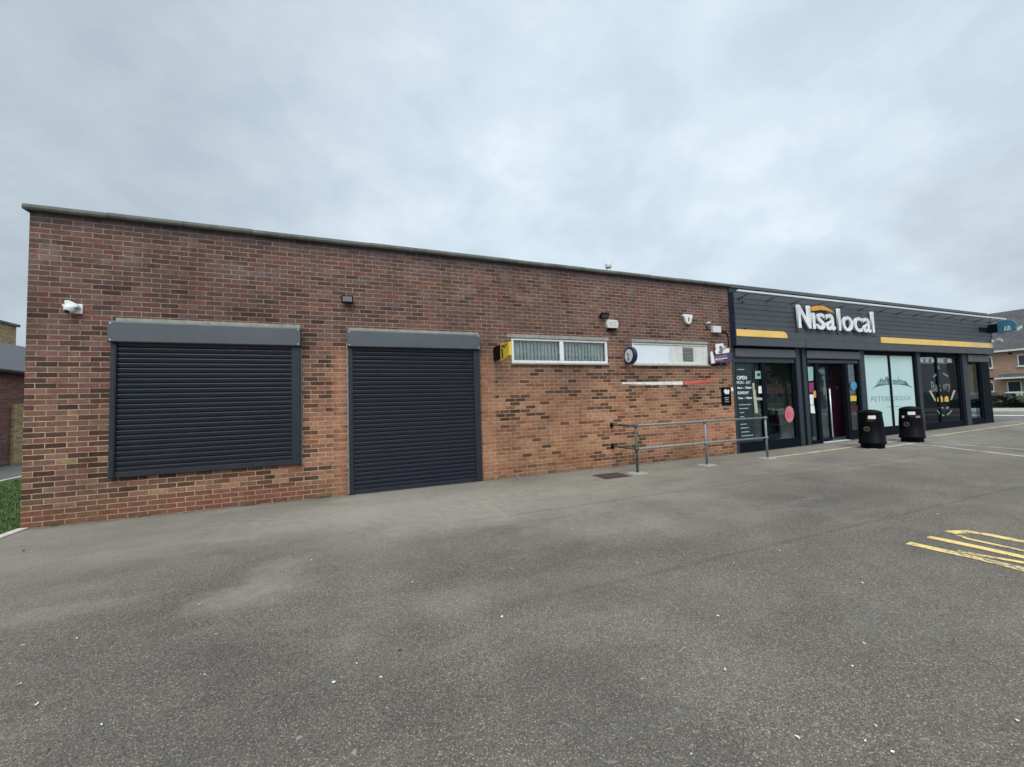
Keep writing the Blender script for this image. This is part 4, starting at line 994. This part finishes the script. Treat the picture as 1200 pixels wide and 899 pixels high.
random.seed(11)
def petal(px, py, s, mat='petal', label='small white petal lying on the tarmac', cat='petal', grp='white petals scattered on the car park'):
    gx, gy = G(px, py); a = random.random()*PI; b = MB(); n = 9; pts = []; s *= random.uniform(.7, 1.05)
    for i in range(n):
        th = 2*PI*i/n; r = s*(.75+.35*random.random()); pts.append((gx+r*math.cos(th)*math.cos(a)-.55*r*math.sin(th)*math.sin(a), gy+r*math.cos(th)*math.sin(a)+.55*r*math.sin(th)*math.cos(a)))
    zc_ = gz(gx)+.004; vs = [(gx, gy, zc_+.001)]+[(p[0], p[1], zc_+random.uniform(.001, .007)) for p in pts]
    b.add(vs, [(0, 1+i, 1+(i+1) % n) for i in range(n)])
    o = b.build('petal' if mat == 'petal' else 'dark_scrap', M[mat]); s_ = o.modifiers.new('s', 'SOLIDIFY'); s_.thickness = .0015
    tag(o, label, cat, grp); return o
for (px, py, s) in ((935, 866, .014), (810, 886, .010), (1026, 852, .011), (1014, 870, .009), (1046, 883, .011), (1192, 846, .013), (391, 801, .011), (23, 803, .014), (43, 827, .012), (90, 749, .012), (119, 851, .009), (446, 795, .011), (234, 709, .012), (842, 723, .013), (999, 782, .010), (850, 786, .010), (753, 797, .008), (914, 646, .014), (1099, 603, .014), (860, 660, .012), (365, 657, .012), (335, 670, .011), (240, 792, .008), (418, 779, .008), (1011, 684, .012), (588, 724, .012), (600, 667, .012), (1013, 755, .011), (747, 661, .010), (1155, 562, .016), (483, 683, .012), (27, 757, .007), (670, 620, .012)):
    petal(px, py, s)
petal(468, 764, .014, 'blackbit', 'small black scrap lying on the tarmac in the foreground', 'scrap', None)
petal(58, 870+10, .008, 'blackbit', 'tiny dark scrap near the bottom left of the car park', 'scrap', None)
petal(27, 646, .022, 'blackbit', 'dark twig of litter on the tarmac by the grass corner', 'scrap', None)

random.seed(21); b = MB()
for (cx, n_) in ((2.62, 40), (3.05, 25), (3.62, 70), (3.70, 50), (6.62, 40), (7.4, 15), (8.3, 20), (1.3, 25), (.35, 30), (11.9, 20), (12.7, 18)):
    for i in range(n_):
        x = random.gauss(cx, .07); y = -.012-abs(random.gauss(0, .018)); h = random.uniform(.01, .035); a = random.random()*PI; q = .006
        b.add([(x-math.cos(a)*q, y-math.sin(a)*q, 0), (x+math.cos(a)*q, y+math.sin(a)*q, 0), (x+random.uniform(-.02, .02), y-random.uniform(0, .02), h)], [(0, 1, 2)])
tag(b.build('moss_and_weeds', M['grass']), 'tiny weeds and moss along the foot of the brick wall', 'weeds', kind='stuff')
random.seed(22); b = MB()
for i in range(1500):
    x = random.uniform(0, 13.3); y = -.006-abs(random.gauss(0, .05)); q = random.uniform(.002, .007); z_ = q*.5
    if 4.05 < x < 6.45: y -= .08
    b.add([(x-q, y, 0), (x+q*.8, y-q, 0), (x+q*.3, y+q, 0), (x, y, z_*1.6)], [(0, 1, 3), (1, 2, 3), (2, 0, 3)])
tag(b.build('grit', M['concrete']), 'loose grit gathered along the foot of the brick wall', 'grit', kind='stuff')

# ------------------------------------------------------------------ left background
t = thing('brick_outbuilding', (-6.2, 12, 0), 'low red brick building with a slate roof across the side path on the left', 'building')
b = MB(); b.box(-13.8, -6.2, 3.5, 32, -.1, 3.02); b.build('wall', M['redbrick'], t)
b = MB(); b.box(-6.199, -6.13, 10.80, 11.36, -.05, 1.985); tag(b.build('pier', M['buff'], t), 'yellow brick pier')
b = MB(); b.prism([(-6.02, 3.02), (-6.02, 3.08), (-10.0, 4.86), (-13.98, 3.08), (-13.98, 3.02)], 'y', 3.2, 32.3); b.build('roof', M['slate'], t)
b = MB(); b.box(-6.08, -5.96, 3.2, 32.3, 2.95, 3.018); b.build('gutter', M['black'], t)
t = thing('brick_tower', (-14, 19, 0), 'square yellow brick block rising behind the slate roof on the left', 'building')
b = MB(); b.box(-18, -12, 14, 21.25, 3.2, 6.30); b.build('wall', M['buff'], t)
b = MB(); b.box(-18.1, -11.9, 13.9, 21.35, 6.301, 6.42); b.build('coping', M['coping'], t)

# ------------------------------------------------------------------ houses across the road on the right
HX = 62.0
def house(name, x, y0, y1, label, eave=5.1, ridge=9.35, face=-1, windows=(), ys=None, depth=9.0, group=None, wm='pink'):
    t = thing(name, (x, (y0+y1)/2, .2), label, 'house', group)
    xb = x-face*depth; xa = x
    b = MB(); lo, hi = min(xa, xb), max(xa, xb); b.box(lo, hi, y0, y1, 0, eave); b.prism([(lo, eave), (hi, eave), ((lo+hi)/2, ridge-.15)], 'y', y0+.001, y1-.001); b.build('wall', M[wm], t)
    mid = (lo+hi)/2
    b = MB(); ov = .35
    for sgn in (-1, 1):
        xo = mid+sgn*(depth/2+ov); sl = (ridge-eave)/(depth/2); ze = eave-.02-ov*sl*.3
        b.prism([(xo, ze), (mid, ridge), (mid, ridge-.16), (xo, ze-.12)], 'y', y0-.25, y1+.25)
    b.build('roof', M['roofdark'], t)
    b = MB(); xo = x+face*(ov+.02); b.box(min(xo, xo+face*.06), max(xo, xo+face*.06), y0-.25, y1+.25, eave-.30, eave-.13); b.build('gutter', M['white'], t)
    for (ya_, yb_, za_, zb_) in windows:
        b = MB(); xx = x+face*.02; f_ = .07
        def bb(y_0, y_1, z_0, z_1, d0, d1): b.box(min(x+face*d0, x+face*d1), max(x+face*d0, x+face*d1), y_0, y_1, z_0, z_1)
        bb(ya_, yb_, za_, za_+f_, .001, .06); bb(ya_, yb_, zb_-f_, zb_, .001, .06); bb(ya_, ya_+f_, za_+f_, zb_-f_, .001, .059); bb(yb_-f_, yb_, za_+f_, zb_-f_, .001, .059)
        if yb_-ya_ > .9: bb((ya_+yb_)/2-.03, (ya_+yb_)/2+.03, za_+f_, zb_-f_, .001, .058)
        w = b.build('window', M['white'], t)
        b = MB(); bb(ya_+f_, yb_-f_, za_+f_, zb_-f_, .003, .03); b.build('pane', M['houseglass'], w)
        b = MB(); bb(ya_-.06, yb_+.06, za_-.07, za_-.001, .001, .12); b.build('sill', M['white'], w)
    return t
def ywin(px0, py0, px1, py1):
    a = atX(px0, py0, HX); c = atX(px1, py1, HX); return (min(a[0], c[0]), max(a[0], c[0]), min(a[1], c[1]), max(a[1], c[1]))
wins = [ywin(1157, 418.5, 1164, 431.5), ywin(1192, 416, 1206, 428.5), ywin(1157, 448, 1166, 459), ywin(1180, 447, 1198.3, 459.5)]
hs = house('brick_house', HX, -14, 30, 'pale brick terraced house with white windows and dark tiled roof across the road', 5.25, 9.35, -1, wins+[(3, 4.6, 3.4, 4.6), (-2, -.6, 3.4, 4.6), (2.6, 4.2, 1.0, 2.1)])
pa = atX(1172, 444.5, HX)[0]
b = MB(); b.prism([(HX-1.0, 2.42), (HX-1.0, 2.50), (HX-.001, 2.85), (HX-.001, 2.42)], 'y', 6.0, pa); b.build('porch_roof', M['roofdark'], hs)
b = MB(); b.box(HX-1.06, HX-1.001, 6.0, pa+.05, 2.36, 2.50); b.build('porch_fascia', M['white'], hs)
b = MB(); yq, zq = atX(1184, 414.5, HX); b.box(HX-.06, HX-.001, yq-.12, yq+.12, zq-.06, zq+.06); b.build('wall_vent', M['black'], hs)
b = MB(); yq, zq = atX(1162.5, 443.5, HX); b.box(HX-.06, HX-.001, yq-.15, yq+.12, zq-.08, zq+.08); b.build('wall_vent', M['black'], hs)

# hedge: leafy mass with many small leaves
def hedge(name, x0, x1, y0, y1, z0, ztop, label, n, mat='hedge', cell=.14):
    t = thing(name, ((x0+x1)/2, (y0+y1)/2, z0), label, 'hedge'); b = MB()
    for i in range(n):
        y = random.uniform(y0, y1); x = random.choice((x0, x0, random.uniform(x0, x1), x1)); zt_ = ztop-.36+min(.32, max(0, (y-2.86)*.25))+.04*math.sin(y*2.1)+.03*math.sin(y*5.3+1); z = z0+(zt_-z0)*math.sqrt(random.random())
        if random.random() < .3: z = zt_+random.uniform(-.08, .06)
        s = random.uniform(.5, 1)*cell; a, c = random.random()*2*PI, random.uniform(-1, 1)
        u = Vector((math.cos(a), math.sin(a), c*.6)).normalized()*s; v = u.orthogonal().normalized()*s*.6; p = Vector((x+random.gauss(0, .06), y, z))
        b.add([p-u, p+v, p+u, p-v], [(0, 1, 2, 3)])
    b.build('leaves', M[mat], t)
    b = MB(); b.box(x0+.1, x1-.1, y0, y1, z0-.1, ztop-.46); b.build('inner_growth', M[mat], t)
    return t
hedge('garden_hedge', 40.25, 41.5, -6, 16, .22, 1.10, 'dark clipped hedge along the pavement in front of the houses', 9000)
t = thing('garden_gate', (40.1, 3.3, .3), 'black metal gate frame standing in front of the dark hedge', 'gate')
q = atX(1188.5, 461, 40.1); 
b = MB(); b.cyl((40.1, q[0], .3), (40.1, q[0], q[1]), .045, 8); b.build('post', M['black'], t)
q2 = atX(1179, 461, 40.1); b = MB(); b.cyl((40.1, q[0], q[1]-.03), (40.1, q2[0], q2[1]-.03), .03, 8); b.build('rail', M['black'], t)
t = thing('picket_fence', (46, 3, .2), 'low white railing fence between the hedge and the house', 'fence')
zf = atX(1190, 459.3, 46)[1]; b = MB(); fa, fb = atX(1178, 460, 46)[0], -8
b.box(46, 46.04, fb, fa, zf-.10, zf); b.box(46, 46.04, fb, fa, .45, .55); b.build('rail', M['white'], t)
b = MB(); y = fb
while y < fa: b.box(45.96, 45.998, y, y+.09, .2, zf-.03); y += .16
b.build('pickets', M['offwhite'], t)

# ------------------------------------------------------------------ far side of the car park, seen in the glass
def tree(x, y, h, r, label, seed):
    random.seed(seed); t = thing('broadleaf_tree', (x, y, gz(x)), label, 'tree', 'trees behind the car park')
    b = MB(); b.cyl((x, y, 0), (x, y, h*.55), .22, 10, .12)
    cl = []
    for i in range(9):
        a = 2*PI*i/9+random.random(); hh = h*random.uniform(.35, .6); e = Vector((x+math.cos(a)*r*.6, y+math.sin(a)*r*.6, hh+h*random.uniform(.15, .3))); b.cyl((x, y, hh*.9), e, .08, 6, .02); cl.append(e)
    b.build('trunk', M['bark'], t); b = MB()
    for i in range(22): cl.append(Vector((x+random.gauss(0, r*.45), y+random.gauss(0, r*.45), h*.68+random.gauss(0, h*.14))))
    for c in cl:
        for k in range(60):
            p = c+Vector((random.gauss(0, r*.2), random.gauss(0, r*.2), random.gauss(0, r*.17))); s = random.uniform(.12, .26)
            u = Vector((random.gauss(0, 1), random.gauss(0, 1), random.gauss(0, .6))).normalized()*s; v = u.orthogonal().normalized()*s*.6
            b.add([p-u, p+v, p+u, p-v], [(0, 1, 2, 3)])
    b.build('crown', M['tree'], t)
tree(38, -15, 8.5, 2.6, 'broadleaf tree at the near end of the far row', 5); tree(50, -23, 9.5, 3.4, 'broadleaf tree second in the far row', 6); tree(62, -31, 9, 3.2, 'broadleaf tree third in the far row', 8)
for i, (x0_, x1_) in enumerate(((22, 40), (43, 62), (66, 90), (-20, 16))):
    t = thing('brick_terrace', ((x0_+x1_)/2, -42, 0), ['brick terrace opposite the shop entrance', 'brick terrace opposite the far end of the shop', 'brick terrace beyond the car park to the east', 'brick terrace behind the brick end of the car park'][i], 'house', 'terraces opposite the shop')
    b = MB(); b.box(x0_, x1_, -50, -42, 0, 5.2); b.build('wall', M['pink'], t)
    b = MB(); b.prism([(-41.6, 5.1), (-46, 8.6), (-50.4, 5.1)], 'x', x0_-.3, x1_+.3); b.build('roof', M['roofdark'], t)
    x = x0_+1.2
    while x < x1_-1.5:
        for z_ in (1.0, 3.5):
            b = MB(); b.box(x, x+1.3, -41.999, -41.93, z_, z_+1.15); w = b.build('window', M['white'], t)
            b = MB(); b.box(x+.08, x+1.22, -41.9295, -41.92, z_+.08, z_+1.07); b.build('pane', M['houseglass'], w)
        x += 3.0

# ------------------------------------------------------------------ sky and light
w = D.worlds.new('World'); S.world = w; w.use_nodes = True; nt = w.node_tree
for n in list(nt.nodes): nt.nodes.remove(n)
SUN_EL, SUN_AZ = math.radians(50), math.radians(200)   # azimuth clockwise from +y
class WN(N):
    def __init__(s): s.t = nt; s.out = nt.nodes.new('ShaderNodeOutputWorld')
g = WN()
sky = g.n('ShaderNodeTexSky', sky_type='NISHITA'); sky.sun_disc = False; sky.sun_elevation = SUN_EL; sky.sun_rotation = SUN_AZ; sky.air_density = 1.5; sky.dust_density = 3
bg1 = g.n('ShaderNodeBackground'); g.put(bg1.inputs[0], sky.outputs[0]); bg1.inputs[1].default_value = .08
dirv = g.n('ShaderNodeTexCoord').outputs['Generated']; x, y, z = g.xyz(dirv)
zc_ = g.math('MAXIMUM', z, 0.0); k = g.math('ADD', zc_, .42)
pv = g.comb(g.math('DIVIDE', x, k), g.math('DIVIDE', y, k), 0.0)
n1 = g.noise(pv, 1.15, 7, .56, .35); n2 = g.noise(g.scale(pv, (1, 1, 1)), 4.2, 6, .6, .2)
q = g.math('ADD', g.math('MULTIPLY', n1, .62), g.math('MULTIPLY', n2, .38))
cl = g.ramp(q, [(.34, (.445, .525, .605)), (.45, (.495, .585, .665)), (.53, (.560, .650, .720)), (.62, (.660, .745, .795)), (.70, (.76, .815, .85))])
# thin cloud lets more light through towards one side
def dot(vx, vy, vz):
    l = math.sqrt(vx*vx+vy*vy+vz*vz); return g.math('ADD', g.math('ADD', g.math('MULTIPLY', x, vx/l), g.math('MULTIPLY', y, vy/l)), g.math('MULTIPLY', z, vz/l))
br = ray(760, 260); dd = dot(br.x, br.y, br.z)
glow = g.mr(dd, .50, 1.0, .87, 1.20, True)
zen = g.mr(z, .72, 1.0, 1.0, 2.1, True)
sdv = (math.sin(SUN_AZ)*math.cos(SUN_EL), math.cos(SUN_AZ)*math.cos(SUN_EL), math.sin(SUN_EL))
zen = g.math('MULTIPLY', zen, g.mr(dot(*sdv), .45, 1.0, 1.0, 2.6, True))
m_ = g.math('MULTIPLY', g.math('MULTIPLY', glow, zen), 1.04)
# heavier cloud bank low in the east
bk = ray(1190, 320); bd = dot(bk.x, bk.y, bk.z)
m_ = g.math('MULTIPLY', m_, g.mr(g.math('ADD', bd, g.math('MULTIPLY', g.math('SUBTRACT', n1, .5), .25)), .975, 1.0, 1.0, .84, True))
cl = g.mix(1.0, cl, g.comb(m_, m_, m_), 'MULTIPLY')
bg2 = g.n('ShaderNodeBackground'); g.put(bg2.inputs[0], cl); bg2.inputs[1].default_value = 1.0
mx = g.n('ShaderNodeMixShader'); mx.inputs[0].default_value = .93; g.put(mx.inputs[1], bg1.outputs[0]); g.put(mx.inputs[2], bg2.outputs[0])
nt.links.new(mx.outputs[0], g.out.inputs[0])
sl = D.lights.new('sun', 'SUN'); sl.energy = 1.7; sl.angle = math.radians(30); sl.color = (1, .95, .87)
so = D.objects.new('sun', sl); COL.objects.link(so)
sd = Vector((math.sin(SUN_AZ)*math.cos(SUN_EL), math.cos(SUN_AZ)*math.cos(SUN_EL), math.sin(SUN_EL)))
so.rotation_euler = sd.to_track_quat('Z', 'Y').to_euler(); so.location = (0, 0, 30)

S.render.engine = 'CYCLES'
S.view_settings.view_transform = 'Standard'; S.view_settings.look = 'None'; S.view_settings.gamma = 1; S.view_settings.exposure = 0.12
S.cycles.max_bounces = 6; S.cycles.transparent_max_bounces = 12
